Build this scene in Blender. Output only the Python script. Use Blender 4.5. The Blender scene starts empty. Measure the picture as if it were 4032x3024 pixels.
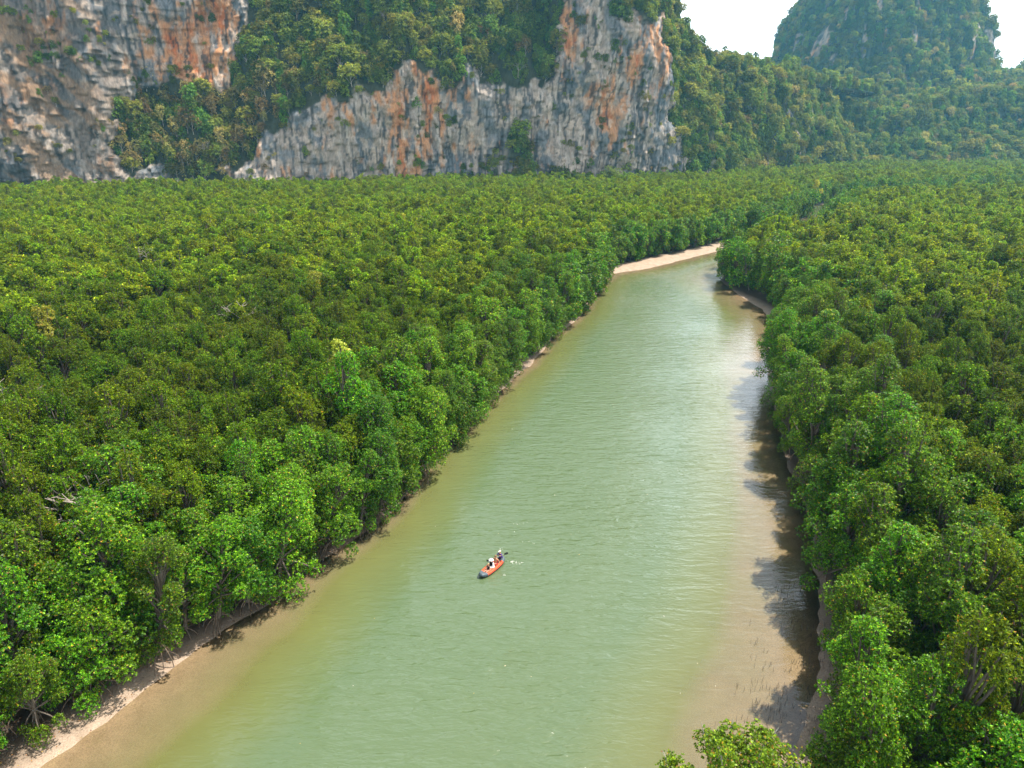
import bpy, math, random
import numpy as np
from mathutils import Vector, Matrix

# ------------------------------------------------------------------ camera, sky, sun, exposure
sc = bpy.context.scene
COL = sc.collection
rng = np.random.default_rng(7)
random.seed(7)

CAM_H = 36.0
PITCH = 19.55
cam_d = bpy.data.cameras.new('camera')
cam_d.sensor_width = 36.0
cam_d.lens = 24.95
cam_d.clip_start = 0.5
cam_d.clip_end = 20000
cam = bpy.data.objects.new('camera', cam_d)
COL.objects.link(cam)
cam.location = (0, 0, CAM_H)
cam.rotation_euler = (math.radians(90 - PITCH), 0, 0)
sc.camera = cam

SUN_EL = 65.0          # degrees above the horizon
SUN_AZ = 76.0          # degrees to the right of straight ahead
w = bpy.data.worlds.new('World')
sc.world = w
w.use_nodes = True
wn, wl = w.node_tree.nodes, w.node_tree.links
bg = wn['Background']
sky = wn.new('ShaderNodeTexSky')
sky.sky_type = 'NISHITA'
sky.sun_disc = False
sky.sun_elevation = math.radians(SUN_EL)
sky.sun_rotation = math.radians(SUN_AZ)
sky.air_density = 1.0
sky.dust_density = 4.0
sky.ozone_density = 1.0
# thin high cloud veil over the whole sky
wtc = wn.new('ShaderNodeTexCoord')
wmp = wn.new('ShaderNodeMapping')
wmp.inputs['Scale'].default_value = (1.2, 1.2, 4.0)
wnz = wn.new('ShaderNodeTexNoise')
wnz.inputs['Scale'].default_value = 2.2
wnz.inputs['Detail'].default_value = 6
wrp = wn.new('ShaderNodeMapRange')
wrp.inputs['From Min'].default_value = 0.35
wrp.inputs['From Max'].default_value = 0.7
wrp.inputs['To Min'].default_value = 0.0
wrp.inputs['To Max'].default_value = 0.06
wsp = wn.new('ShaderNodeSeparateXYZ')
wel = wn.new('ShaderNodeMapRange')      # air mass: the lower in the sky the whiter, the same all round
wel.inputs['From Min'].default_value = 0.0
wel.inputs['From Max'].default_value = 0.9
wel.inputs['To Min'].default_value = 1.0
wel.inputs['To Max'].default_value = 0.0
wpw = wn.new('ShaderNodeMath'); wpw.operation = 'POWER'; wpw.inputs[1].default_value = 1.9
wl.new(wel.outputs['Result'], wpw.inputs[0])
wad = wn.new('ShaderNodeMath'); wad.operation = 'ADD'; wad.use_clamp = True
wl.new(wtc.outputs['Generated'], wsp.inputs['Vector'])
wl.new(wsp.outputs['Z'], wel.inputs['Value'])
wl.new(wpw.outputs[0], wad.inputs[0])
wl.new(wrp.outputs['Result'], wad.inputs[1])
wmx = wn.new('ShaderNodeMixRGB')
wmx.inputs['Color2'].default_value = (52.0, 56.0, 59.0, 1)
wl.new(wtc.outputs['Generated'], wmp.inputs['Vector'])
wl.new(wmp.outputs['Vector'], wnz.inputs['Vector'])
wl.new(wnz.outputs['Fac'], wrp.inputs['Value'])
wl.new(wad.outputs[0], wmx.inputs['Fac'])
wl.new(sky.outputs['Color'], wmx.inputs['Color1'])
wl.new(wmx.outputs['Color'], bg.inputs['Color'])
bg.inputs['Strength'].default_value = 0.05

sun_d = bpy.data.lights.new('sun', 'SUN')
sun_d.energy = 5.0
sun_d.angle = math.radians(0.53)
sun_d.color = (1.0, 0.945, 0.86)
sun = bpy.data.objects.new('sun', sun_d)
COL.objects.link(sun)
_az, _el = math.radians(SUN_AZ), math.radians(SUN_EL)
SUN_DIR = Vector((math.sin(_az) * math.cos(_el), math.cos(_az) * math.cos(_el), math.sin(_el)))
sun.rotation_euler = SUN_DIR.to_track_quat('Z', 'Y').to_euler()
sun.location = SUN_DIR * 600

sc.view_settings.view_transform = 'Standard'
sc.view_settings.look = 'None'
sc.view_settings.gamma = 1.0
sc.view_settings.use_curve_mapping = False
sc.view_settings.exposure = 0.75
sc.render.engine = 'CYCLES'
cy = sc.cycles
cy.max_bounces = 5
cy.diffuse_bounces = 2
cy.glossy_bounces = 2
cy.transmission_bounces = 4
cy.transparent_max_bounces = 8
cy.volume_bounces = 0
cy.caustics_reflective = False
cy.caustics_refractive = False
cy.use_denoising = True
cy.use_adaptive_sampling = True
cy.adaptive_threshold = 0.008

# ------------------------------------------------------------------ small helpers
def tag(o, label=None, cat=None, group=None, kind=None):
    if label: o['label'] = label
    if cat: o['category'] = cat
    if group: o['group'] = group
    if kind: o['kind'] = kind
    return o

def link(name, me, parent=None, mat=None):
    o = bpy.data.objects.new(name, me)
    COL.objects.link(o)
    if parent is not None: o.parent = parent
    if mat is not None and me is not None and not me.materials: me.materials.append(mat)
    return o

def empty(name, loc=(0, 0, 0), rz=0.0):
    o = bpy.data.objects.new(name, None)
    o.empty_display_size = 0.3
    COL.objects.link(o)
    o.location = loc
    o.rotation_euler = (0, 0, rz)
    return o

def np_mesh(name, verts, faces, smooth=False, col=None, mats=None):
    """verts (N,3); faces (M,k) with one k; col (M,3) face colour or (N,3) point colour"""
    verts = np.ascontiguousarray(verts, dtype=np.float32)
    faces = np.ascontiguousarray(faces, dtype=np.int32)
    k = faces.shape[1]
    me = bpy.data.meshes.new(name)
    me.vertices.add(len(verts))
    me.vertices.foreach_set('co', verts.ravel())
    me.loops.add(faces.size)
    me.loops.foreach_set('vertex_index', faces.ravel())
    me.polygons.add(len(faces))
    me.polygons.foreach_set('loop_start', np.arange(0, faces.size, k, dtype=np.int32))
    me.polygons.foreach_set('loop_total', np.full(len(faces), k, dtype=np.int32))
    if smooth: me.polygons.foreach_set('use_smooth', np.ones(len(faces), dtype=bool))
    if mats:
        for m in mats: me.materials.append(m)
    if col is not None:
        dom = 'FACE' if len(col) == len(faces) and len(col) != len(verts) else 'POINT'
        a = me.attributes.new('col', 'FLOAT_COLOR', dom)
        c4 = np.ones((len(col), 4), dtype=np.float32); c4[:, :3] = col
        a.data.foreach_set('color', c4.ravel())
    me.update(calc_edges=True)
    return me

def add_float(me, name, vals):
    a = me.attributes.new(name, 'FLOAT', 'POINT')
    a.data.foreach_set('value', np.ascontiguousarray(vals, dtype=np.float32).ravel())

def _hash(i, j, k, seed):
    h = (i.astype(np.int64) * 374761393 + j.astype(np.int64) * 668265263 + k.astype(np.int64) * 2147483647 + seed * 1274126177) & 0xFFFFFFFF
    h = ((h ^ (h >> 13)) * 1274126177) & 0xFFFFFFFF
    h = h ^ (h >> 16)
    return (h & 0xFFFFFF) / float(0xFFFFFF)

def vnoise(x, y, z=None, seed=0):
    """value noise in 0..1"""
    x = np.asarray(x, dtype=np.float64); y = np.asarray(y, dtype=np.float64)
    z = np.zeros_like(x) if z is None else np.asarray(z, dtype=np.float64) + 0 * x
    y = y + 0 * x
    xi, yi, zi = np.floor(x), np.floor(y), np.floor(z)
    fx, fy, fz = x - xi, y - yi, z - zi
    fx, fy, fz = [t * t * t * (t * (t * 6 - 15) + 10) for t in (fx, fy, fz)]
    xi, yi, zi = xi.astype(np.int64), yi.astype(np.int64), zi.astype(np.int64)
    def c(a, b, d): return _hash(xi + a, yi + b, zi + d, seed)
    x00 = c(0, 0, 0) * (1 - fx) + c(1, 0, 0) * fx
    x10 = c(0, 1, 0) * (1 - fx) + c(1, 1, 0) * fx
    if not np.any(fz): return x00 * (1 - fy) + x10 * fy
    x01 = c(0, 0, 1) * (1 - fx) + c(1, 0, 1) * fx
    x11 = c(0, 1, 1) * (1 - fx) + c(1, 1, 1) * fx
    return (x00 * (1 - fy) + x10 * fy) * (1 - fz) + (x01 * (1 - fy) + x11 * fy) * fz

def fbm(x, y, z=None, octv=4, seed=0, gain=0.5):
    t, a, n = 0.0, 1.0, 0.0
    for o in range(octv):
        f = 2.03 ** o
        t = t + a * vnoise(np.asarray(x) * f + 17.3 * o, np.asarray(y) * f - 9.1 * o, None if z is None else np.asarray(z) * f + 4.7 * o, seed + o)
        n += a; a *= gain
    return t / n

def sstep(a, b, x):
    t = np.clip((x - a) / (b - a), 0, 1)
    return t * t * (3 - 2 * t)

def tubes(paths, sides=5):
    """paths: list of (points (n,3), radii (n,)) -> verts, quads"""
    V, F, base = [], [], 0
    ang = np.linspace(0, 2 * np.pi, sides, endpoint=False)
    for pts, rad in paths:
        pts = np.asarray(pts, float); rad = np.broadcast_to(np.asarray(rad, float), (len(pts),))
        t = np.gradient(pts, axis=0)
        t /= np.linalg.norm(t, axis=1)[:, None] + 1e-9
        ref = np.where(np.abs(t[:, 2:3]) > 0.9, np.array([[1., 0, 0]]), np.array([[0, 0, 1.]]))
        u = np.cross(t, ref); u /= np.linalg.norm(u, axis=1)[:, None] + 1e-9
        v = np.cross(t, u)
        ring = pts[:, None, :] + rad[:, None, None] * (np.cos(ang)[None, :, None] * u[:, None, :] + np.sin(ang)[None, :, None] * v[:, None, :])
        V.append(ring.reshape(-1, 3))
        for i in range(len(pts) - 1):
            for j in range(sides):
                a = base + i * sides + j; b = base + i * sides + (j + 1) % sides
                F.append((a, b, b + sides, a + sides))
        base += len(pts) * sides
    return np.concatenate(V), np.array(F)

def grid_faces(nu, nv, wrap=False):
    """vertex index = i*nv + j ; i in nu, j in nv"""
    i = np.arange(nu if wrap else nu - 1)[:, None]; j = np.arange(nv - 1)[None, :]
    i2 = (i + 1) % nu
    a = i * nv + j; b = i2 * nv + j
    return np.stack([a, b, b + 1, a + 1], -1).reshape(-1, 4)

# ------------------------------------------------------------------ materials
def new_mat(name):
    m = bpy.data.materials.new(name)
    m.use_nodes = True
    return m, m.node_tree.nodes, m.node_tree.links, m.node_tree.nodes['Principled BSDF']

def flat_mat(name, rgb, rough=0.7, spec=0.3, vary=0.12, scale=6.0):
    m, n, l, p = new_mat(name)
    tc = n.new('ShaderNodeTexCoord'); nz = n.new('ShaderNodeTexNoise')
    nz.inputs['Scale'].default_value = scale; nz.inputs['Detail'].default_value = 4
    l.new(tc.outputs['Object'], nz.inputs['Vector'])
    mr = n.new('ShaderNodeMapRange')
    mr.inputs['To Min'].default_value = 1 - vary; mr.inputs['To Max'].default_value = 1 + vary
    l.new(nz.outputs['Fac'], mr.inputs['Value'])
    mx = n.new('ShaderNodeVectorMath'); mx.operation = 'SCALE'
    mx.inputs[0].default_value = rgb
    l.new(mr.outputs['Result'], mx.inputs['Scale'])
    l.new(mx.outputs['Vector'], p.inputs['Base Color'])
    p.inputs['Roughness'].default_value = rough
    p.inputs['Specular IOR Level'].default_value = spec
    return m

def leaf_mat(name, rough=0.42, spec=0.4, trans=0.3, hue_var=0.03, val_var=0.35, tint=(1.25, 1.15, 0.5)):
    """foliage: each leaf's own colour from the mesh, varied from tree to tree"""
    m, n, l, p = new_mat(name)
    at = n.new('ShaderNodeAttribute'); at.attribute_name = 'col'
    oi = n.new('ShaderNodeObjectInfo')
    hs = n.new('ShaderNodeHueSaturation')
    h = n.new('ShaderNodeMapRange'); h.inputs['To Min'].default_value = 0.5 - hue_var; h.inputs['To Max'].default_value = 0.5 + hue_var
    l.new(oi.outputs['Random'], h.inputs['Value']); l.new(h.outputs['Result'], hs.inputs['Hue'])
    mu = n.new('ShaderNodeMath'); mu.operation = 'MULTIPLY'; mu.inputs[1].default_value = 7.31
    fr = n.new('ShaderNodeMath'); fr.operation = 'FRACT'
    v = n.new('ShaderNodeMapRange'); v.inputs['To Min'].default_value = 1 - val_var; v.inputs['To Max'].default_value = 1 + val_var
    l.new(oi.outputs['Random'], mu.inputs[0]); l.new(mu.outputs[0], fr.inputs[0]); l.new(fr.outputs[0], v.inputs['Value'])
    l.new(v.outputs['Result'], hs.inputs['Value'])
    l.new(at.outputs['Color'], hs.inputs['Color'])
    l.new(hs.outputs['Color'], p.inputs['Base Color'])
    p.inputs['Roughness'].default_value = rough
    p.inputs['Specular IOR Level'].default_value = spec
    tr = n.new('ShaderNodeBsdfTranslucent')
    tm = n.new('ShaderNodeMixRGB'); tm.blend_type = 'MULTIPLY'; tm.inputs['Fac'].default_value = 1
    tm.inputs['Color2'].default_value = (*tint, 1)
    l.new(hs.outputs['Color'], tm.inputs['Color1']); l.new(tm.outputs['Color'], tr.inputs['Color'])
    mix = n.new('ShaderNodeMixShader'); mix.inputs['Fac'].default_value = trans
    l.new(p.outputs['BSDF'], mix.inputs[1]); l.new(tr.outputs['BSDF'], mix.inputs[2])
    l.new(mix.outputs['Shader'], n['Material Output'].inputs['Surface'])
    return m

M_LEAF = leaf_mat('mangrove_leaf', rough=0.42, spec=0.24, hue_var=0.018, val_var=0.32, trans=0.30, tint=(1.5, 1.3, 0.3))
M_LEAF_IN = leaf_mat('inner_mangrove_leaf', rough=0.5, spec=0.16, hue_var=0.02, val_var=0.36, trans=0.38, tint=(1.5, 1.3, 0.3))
M_LEAF_CLIFF = leaf_mat('cliff_leaf', rough=0.6, spec=0.2, hue_var=0.035, val_var=0.45, trans=0.35)
M_BARK = flat_mat('grey_bark', (0.125, 0.10, 0.078), 0.85, 0.2, 0.35, 3.0)
M_BARK_PALE = flat_mat('pale_bark', (0.40, 0.35, 0.29), 0.85, 0.2, 0.3, 3.0)
M_ROOT = flat_mat('stilt_root_bark', (0.16, 0.115, 0.08), 0.8, 0.3, 0.4, 4.0)

# ------------------------------------------------------------------ the place: river banks in metres
WATER_L = [(-38, -80), (-35, 5), (-31.5, 25), (-28.5, 32.7), (-26.2, 36.4), (-25.4, 38.6), (-24.3, 40.0), (-21.8, 45.5), (-20.0, 47.4),
           (-18.2, 52.1), (-15.5, 56.3), (-11.6, 63.9), (-9.1, 76.0), (-4.2, 89.9), (-1.8, 98.2), (3.4, 111.5), (8.2, 128.5),
           (14.9, 144.6), (22.1, 172.7), (26.6, 189.7), (38.1, 197.9), (52.0, 213.2), (68.0, 230.9), (79.6, 249.5),
           (108, 285), (135, 330), (150, 372), (185, 402), (300, 432), (520, 445)]
WATER_R = [(6, -80), (9, 5), (14.0, 24), (17.4, 33.1), (20.8, 38.4), (23.2, 43.0), (25.2, 48.4), (27.4, 55.1), (29.6, 60.8),
           (30.8, 66.4), (33.0, 79.3), (38.0, 97.2), (42.4, 112.8), (52.3, 135.0), (54.0, 148.6), (53.5, 167.4), (54.0, 181.4), (61, 196),
           (73, 212), (102, 238), (122, 280), (147, 325), (172, 352), (205, 372), (300, 396), (520, 405)]
RIVER = np.array(WATER_L + WATER_R[::-1], float)

def seg_dist(px, py, line):
    line = np.asarray(line, float)
    best = np.full(px.shape, 1e18)
    for (ax, ay), (bx, by) in zip(line[:-1], line[1:]):
        dx, dy = bx - ax, by - ay
        t = np.clip(((px - ax) * dx + (py - ay) * dy) / (dx * dx + dy * dy), 0, 1)
        np.minimum(best, (px - ax - t * dx) ** 2 + (py - ay - t * dy) ** 2, out=best)
    return np.sqrt(best)

def inside(px, py, poly):
    r = np.zeros(px.shape, bool)
    n = len(poly)
    for i in range(n):
        x1, y1 = poly[i]; x2, y2 = poly[(i + 1) % n]
        if y1 == y2: continue
        c = (y1 > py) != (y2 > py)
        r ^= c & (px < (x2 - x1) * (py - y1) / (y2 - y1) + x1)
    return r

def river_info(px, py):
    """signed distance to the water's edge (land > 0) and whether the left bank is the nearer one"""
    wob = (fbm(px * 0.22, py * 0.22, octv=3, seed=3) - 0.5) * 2.2
    dl, dr = seg_dist(px, py, WATER_L), seg_dist(px, py, WATER_R)
    d = np.minimum(dl, dr)
    d = np.where(inside(px, py, RIVER), -d, d) + wob * np.exp(-(d / 6.0) ** 2) * 0.45
    return d, dl < dr

def ground_z(px, py):
    d, left = river_info(px, py)
    land = 0.16 * np.minimum(d, 2.0) + 0.10 * np.clip(d - 2, 0, 3) + (fbm(px * 0.5, py * 0.5, octv=3, seed=9) - 0.5) * 0.22 * sstep(0, 2, d)
    flat_r = np.where(py < 75, 0.045, 0.06)
    e = -d
    sl = np.where(left, np.interp(py, [30, 38, 52, 66, 176, 186, 255, 270], [0.06, 0.07, 0.17, 0.34, 0.34, 0.09, 0.09, 0.3]), flat_r)
    shelf = np.where(left, np.interp(py, [36, 60], [4.5, 2.0]), np.interp(py, [60, 90, 125], [6.5, 5.0, 7.5]))
    bed = -(sl * np.minimum(e, shelf) + 0.22 * np.clip(e - shelf, 0, 7)) - (fbm(px * 0.35, py * 0.35, octv=3, seed=21) - 0.5) * 0.10 * sstep(0, 3, e)
    z = np.where(d > 0, land, bed)
    return z, d, left

def axis_lines(lo, hi, step, far_lo, far_hi, grow=1.18):
    a = list(np.arange(lo, hi + 1e-6, step)); s = step
    while a[-1] < far_hi: s *= grow; a.append(a[-1] + s)
    s = step
    while a[0] > far_lo: s *= grow; a.insert(0, a[0] - s)
    return np.array(a)

# width of the open strip between the water's edge and the first trees, by distance up the river
MARG_L = ([-80, 40, 48, 62, 95, 180, 190, 205, 232, 255, 270, 600], [1.7, 1.4, -0.2, -0.6, 0.7, 0.8, 4.5, 7.5, 6.5, 4.0, 0.5, 0.5])
MARG_R = ([-80, 38, 48, 60, 80, 100, 115, 140, 160, 176, 190, 600], [2.6, 2.2, 1.3, 0.8, 0.6, 1.6, 3.0, 4.4, 2.4, 0.8, 0.2, 0.2])

def build_ground():
    xs = axis_lines(-62, 210, 1.0, -7000, 7000)
    ys = axis_lines(-20, 440, 1.0, -2500, 12000)
    X, Y = np.meshgrid(xs, ys, indexing='ij')
    z, d, left = ground_z(X, Y)
    m, n, l, p = new_mat('mud_and_sand')
    geo = n.new('ShaderNodeNewGeometry')
    at = n.new('ShaderNodeAttribute'); at.attribute_name = 'shore'
    nz = n.new('ShaderNodeTexNoise'); nz.inputs['Scale'].default_value = 0.7; nz.inputs['Detail'].default_value = 8; nz.inputs['Roughness'].default_value = 0.65
    l.new(geo.outputs['Position'], nz.inputs['Vector'])
    r1 = n.new('ShaderNodeValToRGB')
    r1.color_ramp.elements[0].position = 0.3; r1.color_ramp.elements[0].color = (0.31, 0.225, 0.155, 1)
    r1.color_ramp.elements[1].position = 0.7; r1.color_ramp.elements[1].color = (0.50, 0.375, 0.275, 1)
    l.new(nz.outputs['Fac'], r1.inputs['Fac'])
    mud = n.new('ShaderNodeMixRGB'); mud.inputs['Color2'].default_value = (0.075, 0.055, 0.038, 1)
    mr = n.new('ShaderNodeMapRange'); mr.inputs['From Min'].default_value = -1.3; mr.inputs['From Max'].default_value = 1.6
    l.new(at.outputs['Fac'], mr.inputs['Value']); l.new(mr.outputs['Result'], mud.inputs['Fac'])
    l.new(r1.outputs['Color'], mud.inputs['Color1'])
    nz2 = n.new('ShaderNodeTexNoise'); nz2.inputs['Scale'].default_value = 9; nz2.inputs['Detail'].default_value = 6
    l.new(geo.outputs['Position'], nz2.inputs['Vector'])
    dk = n.new('ShaderNodeMapRange'); dk.inputs['From Min'].default_value = 0.3; dk.inputs['From Max'].default_value = 0.6; dk.inputs['To Min'].default_value = 0.72; dk.inputs['To Max'].default_value = 1.05
    l.new(nz2.outputs['Fac'], dk.inputs['Value'])
    mul = n.new('ShaderNodeVectorMath'); mul.operation = 'SCALE'
    l.new(mud.outputs['Color'], mul.inputs[0]); l.new(dk.outputs['Result'], mul.inputs['Scale'])
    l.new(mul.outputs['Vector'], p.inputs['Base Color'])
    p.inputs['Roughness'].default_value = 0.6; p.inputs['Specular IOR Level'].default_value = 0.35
    b = n.new('ShaderNodeBump'); b.inputs['Strength'].default_value = 0.5; b.inputs['Distance'].default_value = 0.12
    l.new(nz2.outputs['Fac'], b.inputs['Height']); l.new(b.outputs['Normal'], p.inputs['Normal'])
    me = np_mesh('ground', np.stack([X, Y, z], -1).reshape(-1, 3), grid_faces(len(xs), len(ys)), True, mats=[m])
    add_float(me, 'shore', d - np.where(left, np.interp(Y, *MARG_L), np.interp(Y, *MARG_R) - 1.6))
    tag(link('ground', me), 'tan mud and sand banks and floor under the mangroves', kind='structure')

def build_water():
    xs = np.arange(-45, 215.1, 1.0); ys = np.arange(-80, 450.1, 1.0)
    X, Y = np.meshgrid(xs, ys, indexing='ij')
    z, d, left = ground_z(X, Y)
    depth = np.clip(-z, 0, 3)
    m, n, l, p = new_mat('river_water')
    geo = n.new('ShaderNodeNewGeometry')
    at = n.new('ShaderNodeAttribute'); at.attribute_name = 'depth'
    # small wind ripples, crests across the river
    def ripple(sx, sy, scale, detail, rot):
        mp = n.new('ShaderNodeMapping'); mp.inputs['Scale'].default_value = (sx, sy, 1); mp.inputs['Rotation'].default_value = (0, 0, rot)
        t = n.new('ShaderNodeTexNoise'); t.inputs['Scale'].default_value = scale; t.inputs['Detail'].default_value = detail; t.inputs['Distortion'].default_value = 0.6
        l.new(geo.outputs['Position'], mp.inputs['Vector']); l.new(mp.outputs['Vector'], t.inputs['Vector'])
        return t.outputs['Fac']
    a = ripple(0.30, 1.05, 1.0, 3, 0.12); c = ripple(0.6, 1.7, 1.7, 3, -0.22)
    big = n.new('ShaderNodeTexNoise'); big.inputs['Scale'].default_value = 0.045; big.inputs['Detail'].default_value = 3
    l.new(geo.outputs['Position'], big.inputs['Vector'])
    ad = n.new('ShaderNodeMath'); ad.operation = 'MULTIPLY_ADD'; ad.inputs[1].default_value = 0.45
    l.new(c, ad.inputs[0]); l.new(a, ad.inputs[2])
    # less ripple in the shelter of the banks
    sh = n.new('ShaderNodeMapRange'); sh.inputs['From Min'].default_value = 0.05; sh.inputs['From Max'].default_value = 1.6
    sh.inputs['To Min'].default_value = 0.25; sh.inputs['To Max'].default_value = 1.0
    l.new(at.outputs['Fac'], sh.inputs['Value'])
    bm = n.new('ShaderNodeMapRange'); bm.inputs['From Min'].default_value = 0.35; bm.inputs['From Max'].default_value = 0.65; bm.inputs['To Min'].default_value = 0.5; bm.inputs['To Max'].default_value = 1.1
    l.new(big.outputs['Fac'], bm.inputs['Value'])
    st = n.new('ShaderNodeMath'); st.operation = 'MULTIPLY'
    l.new(sh.outputs['Result'], st.inputs[0]); l.new(bm.outputs['Result'], st.inputs[1])
    st2 = n.new('ShaderNodeMath'); st2.operation = 'MULTIPLY'; st2.inputs[1].default_value = 1.0
    l.new(st.outputs[0], st2.inputs[0])
    bp = n.new('ShaderNodeBump'); bp.inputs['Distance'].default_value = 0.20
    l.new(st2.outputs[0], bp.inputs['Strength']); l.new(ad.outputs[0], bp.inputs['Height'])
    # murk: 1 - exp(-k * depth), silt clouds move it a little
    silt = n.new('ShaderNodeTexNoise'); silt.inputs['Scale'].default_value = 0.25; silt.inputs['Detail'].default_value = 5
    l.new(geo.outputs['Position'], silt.inputs['Vector'])
    kk = n.new('ShaderNodeMapRange'); kk.inputs['To Min'].default_value = -1.2; kk.inputs['To Max'].default_value = -5.2
    l.new(silt.outputs['Fac'], kk.inputs['Value'])
    ml = n.new('ShaderNodeMath'); ml.operation = 'MULTIPLY'; l.new(at.outputs['Fac'], ml.inputs[0]); l.new(kk.outputs['Result'], ml.inputs[1])
    ex = n.new('ShaderNodeMath'); ex.operation = 'EXPONENT'; l.new(ml.outputs[0], ex.inputs[0])
    # body colour of the silty water: khaki in the shallows, green where deep
    rp = n.new('ShaderNodeValToRGB')
    e = rp.color_ramp.elements
    e[0].position = 0.0; e[0].color = (0.27, 0.215, 0.12, 1)
    e[1].position = 1.0; e[1].color = (0.098, 0.142, 0.064, 1)
    k = e.new(0.30); k.color = (0.150, 0.158, 0.050, 1)
    dd = n.new('ShaderNodeMapRange'); dd.inputs['From Max'].default_value = 1.9
    l.new(at.outputs['Fac'], dd.inputs['Value']); l.new(dd.outputs['Result'], rp.inputs['Fac'])
    l.new(rp.outputs['Color'], p.inputs['Base Color'])
    p.inputs['Roughness'].default_value = 0.09
    p.inputs['IOR'].default_value = 1.85
    p.inputs['Specular IOR Level'].default_value = 0.5
    l.new(bp.outputs['Normal'], p.inputs['Normal'])
    tr = n.new('ShaderNodeBsdfTransparent'); tr.inputs['Color'].default_value = (0.94, 0.91, 0.80, 1)
    gl = n.new('ShaderNodeBsdfGlossy'); gl.inputs['Roughness'].default_value = 0.07; l.new(bp.outputs['Normal'], gl.inputs['Normal'])
    fz = n.new('ShaderNodeFresnel'); fz.inputs['IOR'].default_value = 1.85; l.new(bp.outputs['Normal'], fz.inputs['Normal'])
    clear = n.new('ShaderNodeMixShader')
    l.new(fz.outputs['Fac'], clear.inputs['Fac']); l.new(tr.outputs['BSDF'], clear.inputs[1]); l.new(gl.outputs['BSDF'], clear.inputs[2])
    mix = n.new('ShaderNodeMixShader')
    l.new(ex.outputs[0], mix.inputs['Fac']); l.new(p.outputs['BSDF'], mix.inputs[1]); l.new(clear.outputs['Shader'], mix.inputs[2])
    l.new(mix.outputs['Shader'], n['Material Output'].inputs['Surface'])
    me = np_mesh('river', np.stack([X, Y, 0 * X], -1).reshape(-1, 3), grid_faces(len(xs), len(ys)), True, mats=[m])
    add_float(me, 'depth', depth)
    tag(link('river', me), 'silty green river winding between the mangroves', kind='structure')

build_ground()
build_water()

# ------------------------------------------------------------------ limestone cliff and wooded hills
def smooth_line(pts, n):
    pts = np.asarray(pts, float)
    d = np.r_[0, np.cumsum(np.linalg.norm(np.diff(pts, axis=0), axis=1))]
    P = np.vstack([2 * pts[0] - pts[1], pts, 2 * pts[-1] - pts[-2]])
    out = []
    for q in np.linspace(0, d[-1], n):
        i = min(np.searchsorted(d, q, side='right') - 1, len(pts) - 2)
        t = (q - d[i]) / (d[i + 1] - d[i])
        p0, p1, p2, p3 = P[i], P[i + 1], P[i + 2], P[i + 3]
        out.append(0.5 * ((2 * p1) + (-p0 + p2) * t + (2 * p0 - 5 * p1 + 4 * p2 - p3) * t * t + (-p0 + 3 * p1 - 3 * p2 + p3) * t ** 3))
    return np.array(out)

def drapery(s, z, width, band, seed):
    """hanging flowstone: columns that swell downwards and end in an undercut"""
    wob = (vnoise(s * 0.0 + z / 19.0, s / (width * 5), seed=seed + 5) - 0.5) * width * 1.2
    q = (s + wob) / width
    i = np.floor(q); f = q - i
    rnd = _hash(i.astype(np.int64), np.zeros_like(i, dtype=np.int64), np.zeros_like(i, dtype=np.int64), seed)
    rnd2 = _hash(i.astype(np.int64), np.ones_like(i, dtype=np.int64), np.zeros_like(i, dtype=np.int64), seed)
    b = band * (0.6 + 0.8 * rnd2)
    t = z / b + rnd * 7.0
    t = t - np.floor(t)
    prof = np.sqrt(np.clip(1 - (2 * f - 1) ** 2, 0, 1))
    return (1 - t) ** 1.6 * prof * (0.35 + 0.65 * rnd) * sstep(0.0, 0.06, t)

M_ROCK, _n, _l, _p = new_mat('limestone')
_at = _n.new('ShaderNodeAttribute'); _at.attribute_name = 'col'
_geo = _n.new('ShaderNodeNewGeometry')
_mp = _n.new('ShaderNodeMapping'); _mp.inputs['Scale'].default_value = (1, 1, 0.35)
_nz = _n.new('ShaderNodeTexNoise'); _nz.inputs['Scale'].default_value = 0.75; _nz.inputs['Detail'].default_value = 8; _nz.inputs['Roughness'].default_value = 0.7
_l.new(_geo.outputs['Position'], _mp.inputs['Vector']); _l.new(_mp.outputs['Vector'], _nz.inputs['Vector'])
_mr = _n.new('ShaderNodeMapRange'); _mr.inputs['From Min'].default_value = 0.3; _mr.inputs['From Max'].default_value = 0.7; _mr.inputs['To Min'].default_value = 0.55; _mr.inputs['To Max'].default_value = 1.4
_l.new(_nz.outputs['Fac'], _mr.inputs['Value'])
_ml = _n.new('ShaderNodeVectorMath'); _ml.operation = 'SCALE'
_l.new(_at.outputs['Color'], _ml.inputs[0]); _l.new(_mr.outputs['Result'], _ml.inputs['Scale'])
_l.new(_ml.outputs['Vector'], _p.inputs['Base Color'])
_p.inputs['Roughness'].default_value = 0.85; _p.inputs['Specular IOR Level'].default_value = 0.2
_b = _n.new('ShaderNodeBump'); _b.inputs['Strength'].default_value = 0.8; _b.inputs['Distance'].default_value = 0.8
_l.new(_nz.outputs['Fac'], _b.inputs['Height']); _l.new(_b.outputs['Normal'], _p.inputs['Normal'])

def mixc(a, b, t): return a * (1 - t[..., None]) + np.asarray(b) * t[..., None]

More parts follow.
